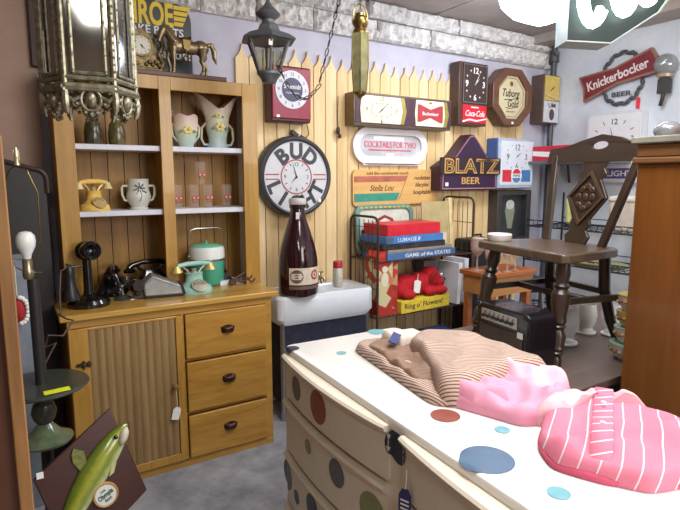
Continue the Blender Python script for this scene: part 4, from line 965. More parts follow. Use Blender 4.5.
top = [(.235, SZ+.335), (.24, SZ+.40), (.15, SZ+.415), (.09, SZ+.44), (0, SZ+.45), (-.09, SZ+.44), (-.15, SZ+.415), (-.24, SZ+.40), (-.235, SZ+.335)]
n_ = 12
slot = [(.045*math.cos(2*PI*i/24), SZ+.405+.017*math.sin(2*PI*i/24)) for i in range(24)]
outer = []
for i in range(24):   # matching ring that follows the rail outline by angle
    a = 2*PI*i/24; dy, dz = math.cos(a), math.sin(a)
    y = (.24 if dy > 0 else .275)*max(-1, min(1, 1.5*dy)); zt = SZ+.40+.05*math.cos(min(1, abs(y)/.17)*PI/2)**1.0 if abs(y) < .17 else SZ+.40
    if dz > .15: z = zt
    elif dz < -.15: z = SZ+.335
    else: z = SZ+.37
    outer.append((y, z))
ra = yz2(outer); rb = yz2(slot); m.loft([ra[0], ra[1], rb[1], rb[0]], wrap=True); m.build('top_rail', wood((44, 32, 24), (66, 49, 36), 'y', 6, .38, .1, .2), ch)
m = MB(); sp = [(.05, SZ-.005), (.065, SZ+.03), (.04, SZ+.055), (.055, SZ+.08), (.045, SZ+.1), (.105, SZ+.19), (.05, SZ+.265), (.075, SZ+.285), (.055, SZ+.31), (.07, SZ+.345)]
m.loft(yz2(sp+[(-y, z) for y, z in sp[::-1]], 0, .014)); m.build('splat', CHZ, ch, bevel=.003)
m = MB(); di = [(0, SZ+.075), (.095, SZ+.19), (0, SZ+.30), (-.095, SZ+.19)]; dj = [(y*.85, SZ+.19+(z-SZ-.19)*.85) for y, z in di]
A0 = yz2(di, .012, .01); A1 = yz2(dj, .012, .01); m.loft([A0[0], A0[1], A1[1], A1[0]], wrap=True)
for k in range(9):
    a = k*2*PI/8; y, z = (.0, SZ+.19) if k == 8 else (.035*math.cos(a), SZ+.19+.045*math.sin(a)); m.sphere((bx_(z)+.01, y, z), (.006, .014, .018), 8, 6, rot=(a, 0, 0))
m.build('carving', wood((60, 44, 32), (90, 68, 50), 'z', 6, .35), ch)
# amplifier
am = thing('guitar_amplifier', 'small black amplifier with silver knob panel sitting under chair', 'amplifier', (1.622, 1.335, TZ), math.radians(-97))
am.scale = (1.19, .86, .97)
m = MB(); m.loft([[(x, y, z) for x, z in rrect(.24, .215, .03, 5, (0, .115))] for y in (-.07, .09)]); m.build('cabinet', pm((22, 20, 26), .25, coat=.3), am, bevel=.006)
m = MB(); m.bbox((-.095, -.0755, .02), (.095, -.070, .14)); m.build('grille', pm((84, 72, 64), .8, 0, .35, 300), am)
m = MB(); m.bbox((-.088, -.076, .157), (.072, -.070, .2)); m.build('control_panel', pm((184, 180, 174), .3, .5), am)
for k in range(7):
    m = MB(); m.lathe([(0, 0), (.0075, 0), (.006, .012), (0, .013)], 12, T(-.072+.021*k, -.076, .176) @ R(PI/2, 'X')); m.box((-.069+.021*k, -.0765, .19), (.003, .001, .016), (0, .4, 0)); m.build('knob', BLACK, am)
m = MB(); m.bbox((.078, -.0765, .128), (.1, -.0745, .15)); m.build('price_sticker', PAPER, am)
m = MB()
for sx in (-1, 1): m.sphere((sx*.108, -.066, .212), (.014, .012, .012), 10, 8)
m.build('corner_guard', pm((60, 58, 64), .2, .7), am)
for sx in (-1, 1):
    for y in (-.04, .06): MB().lathe([(0, 0), (.012, 0), (.012, .01), (0, .01)], 10, T(sx*.09, y, 0)).build('foot', BLACK, am)
# hurricane vases and bowls
def glass_vase(label, loc, s=1, mat_=None):
    o = thing('hurricane_vase', label, 'vase', loc)
    m = MB(); m.lathe([(0, 0), (.052, 0), (.054, .008), (.04, .02), (.036, .035), (.055, .07), (.06, .11), (.052, .15), (.048, .17), (.046, .17), (.05, .15), (.056, .11), (.05, .07), (.03, .04), (0, .035)], 24); m.build('vase_body', mat_, o)
    m = MB(); m.lathe([(.055, .004), (.057, .008), (.055, .012), (.05, .014)], 24); m.build('foot_ring', pm((226, 226, 226), .3, var=.04), o); o.scale = (s,)*3
    return o
MILK = pm((216, 216, 212), .25, var=.05)
glass_vase('clear glass footed vase with white speckles behind chair front leg', (1.985, 1.36, TZ), .95, frosted((246, 248, 248), .3))
glass_vase('white footed vase seen between chair stretcher and glass vase', (2.21, 1.41, TZ), .8, MILK)
glass_vase('white glass footed vase beside the stack of flowered bowls', (2.28, 1.325, TZ), .85, frosted((246, 246, 246), .5))
def bowl(label, loc, r, col, deco):
    o = thing('flowered_bowl', label, 'bowl', loc)
    m = MB(); m.lathe([(0, .0), (r*.55, .0), (r*.6, .006), (r*.9, .03), (r, .062), (r*.96, .062), (r*.85, .03), (r*.5, .01), (0, .01)], 28); m.build('bowl_body', col, o)
    m = MB(); rn = random.Random(int(r*1e4))
    for k in range(22): a = 2*PI*k/22; m.sphere((r*.95*math.cos(a), r*.95*math.sin(a), .036+.008*rn.random()), (.006, .006, .006), 6, 5, mi=k % 3)
    m.build('flower_pattern', [pm((70, 110, 70), .5), pm((190, 70, 70), .5), pm((206, 170, 80), .5)], o)
    m = MB(); m.lathe([(r*.96, .06), (r*1.005, .061), (r*1.005, .067), (r*.96, .066)], 28); m.build('rim', deco, o)
    return o
bowl('flowered white bowl at bottom of the stack on table', (2.02, 1.10, TZ), .072, pm((222, 228, 220), .3), pm((150, 170, 150), .4))
bowl('flowered bowl second up in the stack on table', (2.02, 1.10, TZ+.064), .06, pm((224, 226, 216), .3), pm((150, 170, 150), .4))
bowl('gold-banded flowered bowl third up in the stack on table', (2.02, 1.10, TZ+.128), .055, pm((206, 190, 120), .3), pm((176, 150, 70), .4))
bowl('white flowered bowl at top of the stack on table', (2.02, 1.10, TZ+.192), .055, pm((224, 224, 214), .3), pm((176, 150, 70), .4))

# ------------------------------------------------------------------ sink and what stands on it
sk = thing('porcelain_sink', 'white porcelain wall sink with rounded corners between the hutch and wire rack', 'sink', (1.662, 2.925, 0), math.radians(-2))
PORC = pm((218, 224, 230), .15, var=.03, coat=.3); SZK = .775
m = MB(); W_, D_ = .675, .33
def rr3(w, d, r, z): return [(x, y, z) for x, y in rrect(w, d, r, 6)]
m.loft([rr3(W_-.05, D_-.05, .04, .595), rr3(W_, D_, .05, .635), rr3(W_, D_, .05, SZK-.015), rr3(W_-.02, D_-.02, .045, SZK), rr3(W_-.16, D_-.12, .08, SZK-.002), rr3(W_-.20, D_-.16, .07, SZK-.03), rr3(W_-.26, D_-.2, .05, SZK-.09)])
m.build('basin', PORC, sk)
m = MB(); m.bbox((-.30, -.13, .10), (.30, .14, .60)); m.build('skirt', pm((38, 40, 60), .9, var=.3), sk)['label'] = 'dark cloth skirt'
for sx in (-1, 1):
    for y in (-.13, .13): MB().tube([(sx*.3, y, 0), (sx*.3, y, .61)], .014, 10).build('leg', STEEL, sk)
m = MB(); m.tube([(.085, .13, SZK), (.085, .13, SZK+.04), (.085, .06, SZK+.045), (.085, .045, SZK+.02)], .009, 10)
m.lathe([(0, 0), (.018, 0), (.016, .02), (.02, .03), (.012, .045), (0, .05)], 14, T(.085, .13, SZK+.03)); m.bbox((.055, .125, SZK+.068), (.115, .135, SZK+.078)); m.lathe([(0, 0), (.022, 0), (.014, .03), (0, .03)], 14, T(.085, .13, SZK-.002)); m.build('faucet', pm((176, 160, 132), .25, .9), sk)
bt = thing('giant_bottle', 'giant dark red bottle with white cap and cream label standing on sink', 'bottle', (1.478, 2.825, SZK+.001), math.radians(-25))
m = MB(); m.lathe([(0, 0), (.108, 0), (.117, .008), (.12, .03), (.12, .16), (.1165, .22), (.104, .29), (.081, .37), (.057, .44), (.045, .485), (.043, .515), (.049, .52), (.049, .54), (0, .54)], 40); m.build('bottle_glass', pm((44, 12, 20), .12, coat=.4), bt)
m = MB(); m.lathe([(.05, .54), (.052, .545), (.052, .568), (.048, .575), (0, .577)], 28); m.build('cap', pm((196, 190, 186), .4), bt)
def curved(m, r, a0, a1, z0, z1, n=14, mi=None):
    v = []; f = []
    for i in range(n+1):
        a = a0+(a1-a0)*i/n
        for z in (z0, z1): v.append((r*math.sin(a), -r*math.cos(a), z))
    for i in range(n): f.append((2*i, 2*i+2, 2*i+3, 2*i+1))
    m._new(v, f, None, mi)
m = MB(); curved(m, .1208, -.5, 1.45, .075, .175); m.build('label_band', pm((214, 200, 178), .5), bt)
m = MB(); curved(m, .1212, -.5, 1.45, .048, .068); m.build('lower_band', pm((110, 86, 76), .5), bt)
def cdisc(m, r, ac, zc, rad, rin=0, n=24):
    v = []; f = []
    for i in range(n):
        t = 2*PI*i/n
        for q in (rad, rin): a = ac+q*math.cos(t)/r; v.append((r*math.sin(a), -r*math.cos(a), zc+q*math.sin(t)))
    for i in range(n): j = (i+1) % n; f.append((2*i, 2*j, 2*j+1, 2*i+1))
    m._new(v, f)
m = MB(); cdisc(m, .1214, -.12, .125, .04, 0.001); m.build('round_emblem', pm((92, 82, 74), .5, var=.5, scale=70), bt)
m = MB(); m2 = [(-.12, .14, .03), (-.12, .125, .036), (-.12, .11, .026)]
for ac, z, w in m2: curved(m, .1218, ac-w/.12, ac+w/.12, z-.003, z+.003, 6)
m.build('emblem_bars', pm((214, 200, 178), .5), bt)
m = MB(); cdisc(m, .1214, .86, .13, .03, .018); cdisc(m, .1214, .86, .13, .009, .0005); m.build('red_ring', pm((170, 60, 76), .5), bt)
m = MB(); m.bbox((-.012, -.0505, .455), (.008, -.048, .495)); m.build('price_sticker', PAPER, bt, (0, -.002, 0))
sc_ = thing('spray_can', 'small white patterned can with red lid at back of sink', 'can', (1.79, 2.875, SZK+.001))
m = MB(); m.lathe([(0, 0), (.031, 0), (.033, .004), (.033, .115), (.028, .124), (0, .124)], 24); m.build('can', pm((196, 190, 176), .4, .2, .3, 90), sc_)
m = MB(); m.lathe([(.029, .124), (.031, .126), (.031, .16), (.027, .168), (0, .17)], 24); m.build('lid', pm((170, 36, 44), .4), sc_)

# ------------------------------------------------------------------ wire rack with games
rk = thing('wire_rack', 'brown wire shelf rack with arched ends holding games and toys', 'rack', (2.44, 2.915, 0))
WX0, WX1 = -.42, .43
for x in (WX0, WX1):
    m = MB(); top_ = 1.22 if x < 0 else 1.33
    m.tube([(x, -.16, 0), (x, -.16, top_-.06)]+[(x, -.16+.05-.05*math.cos(t*PI/8), top_-.05+.05*math.sin(t*PI/8)) for t in range(1, 4)]+[(x, -.1, top_), (x, .1, top_)]+[(x, .11+.05*math.sin(t*PI/8), top_-.05+.05*math.cos(t*PI/8)) for t in range(1, 4)]+[(x, .16, top_-.06), (x, .16, 0)], .0085, 8)
    m.build('end_frame', IRON, rk)
for x in (WX0, WX1):
    m = MB()
    for k in range(7): y = -.15+.05*k; m.tube([(x, y, .3), (x, y, 1.2 if x < 0 else 1.3)], .0025, 6)
    for k in range(5): m.tube([(x, -.16, .35+.2*k), (x, .16, .35+.2*k)], .0025, 6)
    m.build('end_wires', IRON, rk)
for z in (.93, .56, .22):
    m = MB()
    for y in (-.16, .16): m.tube([(WX0, y, z), (WX1, y, z)], .005, 8)
    for k in range(24): x = WX0+(WX1-WX0)*k/23; m.tube([(x, -.16, z), (x, .16, z)], .0025, 6)
    m.build('wire_shelf', IRON, rk)
def gamebox(label, loc, d, rz, col, txt=None, tcol=None, tw=.3, ts=.03, side=None, tx=0, name='game_box', rot=None):
    o = thing(name, label, 'box', loc, rz, rot=rot)
    m = MB(); m.bbox((-d[0]/2, -d[1]/2, 0), (d[0]/2, d[1]/2, d[2])); m.build('box_lid', col, o, bevel=.002)
    if side is not None: m = MB(); m.bbox((-d[0]/2, -d[1]/2-.001, d[2]*.06), (-d[0]/2+d[0]*.12, -d[1]/2, d[2]*.94)); m.build('end_panel', side, o)
    if txt: m = MB(); m.text(txt, ts, T(tx, -d[1]/2-.0008, d[2]/2), width=tw, off=.012); m.build('lettering', tcol, o)
    return o
Z1 = .935
gamebox('blue game box with white lettering at bottom of the stack on rack', (2.40, 2.90, Z1), (.62, .28, .045), .03, pm((70, 112, 160), .5), 'GAME of the STATES', WHITE, .42, .034, None, .05)
gamebox('thin grey cardboard box second from bottom of stack', (2.39, 2.91, Z1+.046), (.60, .28, .02), .06, pm((150, 134, 124), .7))
gamebox('dark black game box with small pale pictures in the middle of stack', (2.34, 2.91, Z1+.067), (.56, .28, .038), .04, pm((48, 46, 52), .5, var=.6, scale=25), None)
gamebox('bright blue game box with white letters under the red box', (2.335, 2.90, Z1+.106), (.52, .27, .05), .05, pm((66, 124, 188), .5), 'LUMAGE 8', pm((206, 224, 240), .5), .2, .036, pm((70, 96, 120), .5), -.06)
gamebox('red game box lying on top of the stack on rack', (2.335, 2.90, Z1+.157), (.48, .25, .075), .05, pm((206, 30, 48), .4))
# printed tray at back of the rack
tr = thing('serving_tray', 'teal metal tray with yellow flowered rim leaning at back of rack', 'tray', (2.30, 3.05, .937), rot=(-.08, 0, 0))
tr.scale = (1.02, 1, 1.03)
m = MB(); m.prism(rrect(.50, .335, .06, 6, (0, .17)), -.006, 0); m.ringprism(rrect(.50, .335, .06, 6, (0, .17)), rrect(.44, .275, .05, 6, (0, .17)), -.022, -.004); m.build('tray_body', pm((108, 150, 138), .35, .2), tr, bevel=.003)
m = MB(); m.prism(rrect(.435, .27, .045, 6, (0, .17)), -.0085, -.006); m.build('printed_centre', pm((196, 206, 190), .4), tr)
m = MB(); m.prism([(-.20+.0, .08), (.2, .08), (.2, .17), (.1, .18), (.07, .24), (0, .265), (-.07, .24), (-.1, .18), (-.2, .17)], -.011, -.008); m.build('maroon_arch', pm((136, 44, 56), .4), tr)
m = MB(); m.prism([(-.055, .17), (.055, .17), (.045, .225), (0, .245), (-.045, .225)], -.013, -.0105)
for x in (-.17, -.13, -.09, .09, .13, .17): m.bbox((x-.012, -.013, .1), (x+.012, -.0105, .155))
m.build('pale_shapes', pm((214, 214, 200), .5), tr)
m = MB()
for k in range(11): m.sphere((-.2+.04*k, -.022, .318), (.012, .003, .007), 8, 5)
m.build('rim_flowers', pm((206, 180, 70), .5), tr)
# doll box, plush, yellow box, white boxes, folders
db = thing('toy_box', 'tall narrow toy box printed in red, cream and orange at left of lower rack shelf', 'box', (2.115, 2.81, .565), .04)
db.scale = (1.1, 1, .98)
m = MB(); m.bbox((-.075, -.045, 0), (.03, .1, .405)); m.build('printed_face', patch((176, 52, 40), (206, 196, 150), (196, 120, 70), 14), db)
m = MB(); m.bbox((.03, -.045, 0), (.07, .1, .405)); m.build('printed_side', patch((160, 48, 44), (190, 150, 110), (190, 60, 50), 22), db)
m = MB(); m.prism([(-.078, .405), (.072, .405), (.02, .45), (-.05, .44)], -.04, .09); m.build('top_flap', pm((206, 60, 44), .5), db)
m = MB(); m.prism(circ(.035, 20, (-.03, .25), .8, 1.4), -.047, -.044); m.prism(circ(.022, 20, (-.03, .32)), -.047, -.044); m.build('figure_print', pm((222, 214, 190), .5), db)
pl = thing('plush_toy', 'red plush dog lying on yellow box in wire rack', 'toy', (2.43, 2.865, .652), .1)
m = MB(); m.sphere((-.09, .02, .075), (.115, .085, .08)); m.sphere((.04, .0, .08), (.11, .08, .08)); m.sphere((.115, -.03, .115), (.075, .07, .085)); m.sphere((.165, -.065, .085), (.05, .045, .04)); m.sphere((-.165, -.02, .05), (.06, .06, .05))
for a, b in ((.07, -.085), (.16, -.1), (-.14, -.08)): m.sphere((a, b, .03), (.06, .035, .03))
m.build('body', pm((176, 16, 30), .9, 0, .25, 90), pl, remesh=.006, soften=4)
for y in (.02, -.085): m = MB(); m.sphere((.09, y, .13), (.03, .014, .06), rot=(.2, .3, 0)); m.build('ear', pm((150, 14, 24), .9), pl)
m = MB(); m.sphere((.212, -.075, .1), (.014, .016, .012)); m.build('nose', BLACK, pl)
m = MB(); m.sphere((.165, -.095, .14), .012, mi=0); m.sphere((.17, -.104, .142), .006, mi=1); m.build('eye', [WHITE, BLACK], pl)
m = MB(); m.prism([(-.03, -.04), (.03, -.045), (.035, .035), (0, .05), (-.03, .04)], -.002, .002); m.tube([(0, 0, .05), (.01, .01, .09)], .0015, 5); m.build('tag', PAPER, pl, (-.06, -.075, .075), (0, .1, 0))
gamebox('long yellow game box with dark script under red plush toy', (2.43, 2.83, .566), (.46, .16, .084), .06, pm((222, 196, 60), .5), "Ring o' Flowers!", pm((96, 70, 50), .5), .36, .05, None, -.02)
gamebox('white boxed book leaning at right of red plush toy', (2.735, 2.85, .566), (.035, .2, .30), 0, pm((222, 222, 226), .5, var=.04), name='boxed_book', rot=(0, .06, .05))
gamebox('tall white box with black window at right end of lower shelf', (2.815, 2.85, .566), (.045, .18, .325), .1, pm((216, 218, 222), .5, var=.04), name='tall_box')
m = MB(); m.bbox((-.012, -.001, 0), (.012, .001, .17)); m.build('window', pm((60, 62, 70), .4), bpy.data.objects['tall_box'], (0, -.0915, .06))
o = thing('file_folder', 'grey file holder standing behind white boxes on lower rack shelf', 'folder', (2.66, 3.01, .566))
m = MB(); m.bbox((-.07, -.05, 0), (.07, .05, .3)); m.build('holder', pm((120, 122, 130), .5), o, bevel=.003); m = MB(); m.bbox((-.05, -.052, .1), (.02, -.05, .2)); m.build('label_card', PAPER, o)
o = thing('cardboard_sheets', 'tan cardboard sheets standing upright in right end of rack', 'cardboard', (2.71, 2.95, .94), rot=(-.1, 0, .06))
m = MB(); m.bbox((-.15, -.01, 0), (.13, 0, .36)); m.build('front_sheet', pm((176, 158, 112), .7, var=.15, scale=10), o); m = MB(); m.bbox((.12, -.02, 0), (.155, .015, .385)); m.build('edge_sheet', pm((222, 200, 150), .7), o)
m = MB(); m.bbox((.03, -.012, .05), (.09, -.0105, .13)); m.bbox((-.13, -.012, .06), (-.08, -.0105, .12)); m.build('paper_label', pm((206, 196, 172), .7), o)
gamebox('flat blue and white box on bottom of the wire rack', (2.5, 2.87, .226), (.6, .26, .12), 0, pm((66, 84, 150), .5), None, None, side=pm((206, 210, 220), .5))

# ------------------------------------------------------------------ behind the chair: crate with glasses, stool, wire shelves
cr = thing('wooden_tray_stand', 'orange brown wooden crate holding glassware behind the chair', 'crate', (2.79, 2.42, 0), .0)
OW = wood((140, 74, 30), (184, 108, 50), 'x', 5, .35, .1, .2)
m = MB(); m.bbox((-.24, -.14, .84), (.20, .14, .87)); m.build('top_board', OW, cr, bevel=.004)
m = MB(); m.bbox((-.22, -.12, .72), (.18, .12, .838)); m.build('crate_body', wood((156, 100, 50), (196, 140, 80), 'x', 5), cr)
for sx in (-.19, .15):
    for y in (-.1, .1): MB().bbox((sx-.02, y-.02, 0), (sx+.02, y+.02, .72)).build('leg', OW, cr)
def goblet(label, loc, s=1):
    o = thing('wine_glass', label, 'glass', loc, 0, 'wine glasses on the orange crate')
    m = MB(); m.lathe([(0, 0), (.032, 0), (.03, .004), (.006, .008), (.0045, .07), (.02, .085), (.036, .11), (.038, .14), (.033, .17), (.031, .17), (.034, .14), (.03, .11), (.0, .09)], 18); m.build('goblet', frosted((248, 236, 230), .2, .08), o); o.scale = (s,)*3
    m = MB(); m.lathe([(.0325, .166), (.034, .17), (.031, .172)], 18); m.build('rim', pm((226, 206, 190), .15, .3), o)
    return o
for i, (x, y, s_, l) in enumerate(((2.46, 2.33, .95, 'rosy stemmed glass at left front corner of orange crate'), (2.54, 2.34, .85, 'rosy stemmed glass second from left along the crate front'), (2.62, 2.33, .95, 'rosy stemmed glass third along crate front beside chair leg'), (2.71, 2.34, .9, 'rosy stemmed glass fourth along crate front under the chair seat'), (2.48, 2.46, 1.25, 'rosy stemmed tall glass at back left of orange crate'), (2.59, 2.46, 1.2, 'rosy stemmed tall glass at back middle of orange crate'))):
    goblet(l, (x+.13, y, .87), s_)
st = thing('bar_stool', 'dark purple round padded stool beyond the orange crate', 'stool', (3.24, 2.56, 0))
m = MB(); m.lathe([(0, .66), (.15, .66), (.165, .68), (.165, .72), (.14, .74), (0, .745)], 28); m.build('seat', pm((44, 36, 66), .4), st)
for k in range(4): MB().tube([(.17*math.cos(k*PI/2+.4), .17*math.sin(k*PI/2+.4), 0), (.11*math.cos(k*PI/2+.4), .11*math.sin(k*PI/2+.4), .67)], .012, 8).build('leg', STEEL, st)
MB().tube([(.14*math.cos(t), .14*math.sin(t), .25) for t in [i*PI/12 for i in range(24)]], .008, 6, closed=True).build('foot_ring', STEEL, st)
o = thing('black_case', 'tall black case standing behind orange crate under chair seat', 'case', (3.02, 2.86, 0))
m = MB(); m.bbox((-.14, -.1, .02), (.14, .1, 1.02)); m.build('case_body', pm((20, 20, 24), .5), o, bevel=.02); m = MB(); m.tube([(-.05, 0, 1.02), (-.045, 0, 1.045), (.045, 0, 1.045), (.05, 0, 1.02)], .008, 8); m.build('handle', BLACK, o)
for sx in (-1, 1): m = MB(); m.bbox((sx*.1-.02, -.08, 0), (sx*.1+.02, .08, .02)); m.build('foot', BLACK, o)
o = thing('ashtray_dish', 'small white round dish standing on far corner of chair seat', 'dish', (1.83, 1.60, TZ+SZ))
m = MB(); m.lathe([(0, 0), (.048, 0), (.052, .006), (.053, .026), (.049, .03), (.044, .024), (.04, .01), (0, .01)], 28); m.build('dish', pm((218, 214, 206), .4), o)
# wire shelving against the right wall
ws = thing('wire_shelving', 'dark wire shelving unit with scrolled front against right wall', 'shelving', (3.78, 2.45, 0))
for x in (-.22, .25):
    for y in (-.5, .4): MB().tube([(x, y, 0), (x, y, 1.35)], .008, 8).build('post', pm((50, 52, 60), .5, .5), ws)
for z in (.45, .82, 1.09):
    m = MB()
    for x in (-.22, .25): m.tube([(x, -.5, z), (x, .4, z)], .006, 6); m.tube([(x, -.5, z+.05), (x, .4, z+.05)], .004, 6)
    for y in (-.5, .4): m.tube([(-.22, y, z), (.25, y, z)], .006, 6)
    for k in range(15): y = -.5+.9*k/14; m.tube([(-.22, y, z), (.25, y, z)], .003, 5)
    for k in range(10): y = -.46+.09*k; m.tube([(-.22, y+.03*math.cos(t), z+.025+.022*math.sin(t)) for t in [i*PI/5 for i in range(10)]], .003, 5, closed=True)
    m.build('wire_shelf', pm((50, 52, 60), .5, .5), ws)
BG = glow((190, 190, 40), .25, 'lit_beer')
def beer(label, loc, tall):
    o = thing('beer_glass_lamp' if not tall else 'beer_tap_handle', label, 'glass' if not tall else 'tap handle', loc)
    if tall:
        m = MB(); m.loft([[(x, y, z) for x, y in rrect(w, .03, .008, 3)] for z, w in ((.03, .035), (.2, .06), (.24, .05))]); m.build('body', pm((206, 206, 130), .4), o); m = MB(); m.loft([[(x, y, z) for x, y in rrect(.05, .05, .01, 3)] for z in (0, .03)]); m.build('base', DARK, o)
    else:
        m = MB(); m.lathe([(0, 0), (.05, 0), (.045, .008), (.01, .015), (.009, .05), (.02, .06)], 20); m.build('stem', glass((230, 235, 230), .2), o)
        m = MB(); m.lathe([(0, .055), (.02, .06), (.05, .1), (.06, .15), (0, .151)], 24); m.build('beer', pm((186, 190, 40), .2), o)
        m = MB(); m.lathe([(0, .15), (.06, .151), (.062, .175), (.05, .185), (0, .19)], 24); m.build('foam', WHITE, o)
    return o
beer('goblet of yellow beer with white foam on the wire shelving', (3.66, 2.41, 1.096), False)
beer('pale yellow tap handle leaning beside beer goblet on wire shelving', (3.66, 2.53, 1.096), True)
o = thing('oval_tray', 'gold rimmed oval tray lying on middle wire shelf behind chair', 'tray', (3.66, 2.28, .826))
m = MB(); m.lathe([(0, 0), (.9, 0), (1, .03), (.97, .032), (.88, .008), (0, .008)], 36, Matrix.Diagonal((.13, .22, 1, 1))); m.build('tray_body', pm((120, 116, 96), .35, .3), o); m = MB(); m.lathe([(1.0, .028), (1.01, .032), (1.0, .036), (.97, .034)], 36, Matrix.Diagonal((.13, .22, 1, 1))); m.build('rim', pm((186, 182, 116), .3, .5), o)
o = thing('glass_bowl', 'clear glass bowl of yellow fruit on low wire shelf seen under chair', 'bowl', (3.66, 2.24, .456))
m = MB(); m.lathe([(0, 0), (.06, 0), (.11, .06), (.13, .12), (.126, .12), (.105, .06), (.055, .006), (0, .006)], 28); m.build('bowl_glass', glass((224, 230, 226), .22), o)
for k in range(6):
    m = MB(); m.sphere((0, 0, 0), (.03, .022, .022), 12, 8)
    tag(m.build('lemon', pm((186, 176, 70), .5), None, (3.66+.05*math.cos(k*1.05), 2.24+.05*math.sin(k*1.05), .456+.035), (0, 0, k)), 'yellow fruit lying in the clear glass bowl under chair', 'fruit', 'yellow fruit in the glass bowl')
o = thing('beige_cloth_box', 'beige fabric box on wire shelving behind chair backrest', 'box', (3.74, 2.08, 1.096))
m = MB(); m.bbox((-.12, -.12, 0), (.12, .12, .24)); m.build('box_body', pm((196, 184, 168), .8), o, bevel=.02); m = MB(); m.bbox((-.126, -.126, .2), (.126, .126, .25)); m.build('lid', pm((206, 196, 180), .8), o, bevel=.02)
rb = thing('red_carton', 'red and white carton lying atop wire shelving next to corner pipe', 'carton', (3.86, 2.80, 1.605))
rb.scale = (1, 1, .75)
m = MB(); m.bbox((-.12, -.2, 0), (.14, .16, .16)); m.build('carton_body', pm((196, 40, 60), .5), rb, bevel=.003); m = MB(); m.prism([(-.2, .02), (.16, .06), (.16, .11), (-.2, .08)], -.1215, -.12, plane='yz'); m.bbox((-.1, -.2015, .03), (.1, -.2, .1)); m.build('white_wave', WHITE, rb)
o = thing('top_shelf_board', 'grey board shelf fixed in the corner under the red carton', 'shelf', (3.86, 2.75, 1.58))
m = MB(); m.bbox((-.16, -.45, 0), (.24, .25, .025)); m.build('board', pm((90, 100, 100), .5), o); 
for y in (-.2, .1): MB().tube([(.2, y, 0), (.235, y, -.15)], .01, 6).build('bracket', IRON, o)

# ------------------------------------------------------------------ left side
tc = thing('tall_cupboard', 'dark wooden cupboard edge with worn golden corner at left border', 'cupboard', (-.25, 1.12, 0))
m = MB(); m.bbox((-.25, -.2, 0), (.242, .2, 1.515)); m.build('carcass', wood((62, 34, 22), (98, 58, 36), 'z', 5, .4, .1), tc, bevel=.003)
m = MB(); m.bbox((.237, -.214, 0), (.256, .2, 1.53)); m.build('worn_stile', wood((104, 66, 32), (168, 122, 68), 'z', 6, .55, .08, contrast=.25), tc, bevel=.002)
m = MB(); m.bbox((-.25, -.21, 0), (.2, -.2, 1.5)); m.build('door', wood((66, 34, 22), (104, 60, 38), 'z', 4, .35, .1), tc, bevel=.003)
o = thing('arched_headboard', 'dark arched board leaning upright behind the bare bulb lamp', 'board', (.018, 2.86, 0), rot=(-.03, 0, 0))
m = MB(); pts = [(-.42, 0), (.165, 0), (.165, 1.40)]+[(.165-.05+.05*math.cos(t*PI/12), 1.46+.05*math.sin(t*PI/12)) for t in range(7)]+[(0, 1.545), (-.2, 1.56), (-.42, 1.53)]
m.prism(pts, -.03, 0); m.build('panel', pm((34, 28, 26), .45), o, bevel=.006)
m = MB(); m.tube([(x, -.03, z) for x, z in pts[2:]], .012, 8); m.build('edge_moulding', pm((58, 46, 38), .4), o)
lp = thing('floor_lamp', 'black pole lamp with bare white bulb, wire harp and glass tray', 'lamp', (.075, 2.29, -.147))
lp.scale = (1.1, 1.1, 1.1)
m = MB(); m.lathe([(0, .134), (.12, .134), (.12, .149), (.05, .162), (.03, .19), (.022, .23), (.02, .52), (.016, .60)], 24); m.build('base', pm((30, 28, 28), .35), lp)
m = MB(); m.lathe([(.0, .535), (.085, .54), (.09, .55), (.05, .575), (.03, .6), (.022, .61)], 24); m.build('glass_foot', pm((96, 108, 82), .12, 0, .3, 30, coat=.5), lp)['label'] = 'green glass foot'
m = MB(); m.lathe([(.02, .605), (.035, .625), (.042, .65), (.034, .68), (.022, .69), (.034, .70), (.034, .71), (.02, .72)], 20); m.build('turned_knop', pm((60, 58, 50), .25), lp)
m = MB(); m.lathe([(0, .742), (.145, .742), (.152, .748), (.145, .754), (0, .754)], 40); m.build('glass_tray', glass((226, 234, 222), .10), lp)
m = MB(); m.lathe([(.146, .741), (.154, .748), (.146, .755)], 40); m.build('tray_rim', pm((58, 62, 54), .3), lp)
m = MB(); m.tube([(0, 0, .72), (0, 0, 1.13)], .019, 14); m.build('pole', pm((46, 44, 44), .35), lp)
m = MB(); m.lathe([(0, 1.13), (.014, 1.13), (.018, 1.14), (.018, 1.16), (.016, 1.165), (.016, 1.195), (.012, 1.2), (0, 1.2)], 16); m.tube([(.018, 0, 1.15), (.04, -.01, 1.15)], .003, 6); m.build('socket', pm((160, 150, 124), .3, .8), lp, (-.012, 0, 0))
m = MB(); m.lathe([(0, 1.195), (.012, 1.2), (.016, 1.215), (.028, 1.24), (.031, 1.26), (.028, 1.278), (.018, 1.29), (0, 1.294)], 20); m.build('bulb', pm((232, 232, 228), .25, var=.02), lp, (-.012, 0, 0))
m = MB(); m.tube([(.0, 0, 1.15), (-.035, .02, 1.17), (-.052, .03, 1.24), (-.052, .03, 1.42), (-.03, .018, 1.495), (-.012, .0, 1.51), (.02, -.018, 1.495), (.045, -.03, 1.42), (.042, -.03, 1.24), (.02, -.015, 1.17), (.0, 0, 1.15)], .0022, 6); m.build('harp', BRASS, lp, (-.012, 0, 0))
m = MB(); m.lathe([(0, 1.51), (.01, 1.512), (.006, 1.525), (.009, 1.535), (.008, 1.55), (.003, 1.57), (0, 1.572)], 12); m.bbox((-.009, -.002, 1.53), (.009, .002, 1.562)); m.build('finial', pm((200, 190, 160), .3, .6), lp, (-.018, 0, 0))
m = MB(); m.bbox((-.04, -.0005, -.014), (.04, .0005, .014)); m.build('price_sticker', pm((222, 230, 40), .6, var=.05), lp, (.04, -.108, .757), (-1.45, 0, .1))['label'] = 'yellow price sticker'
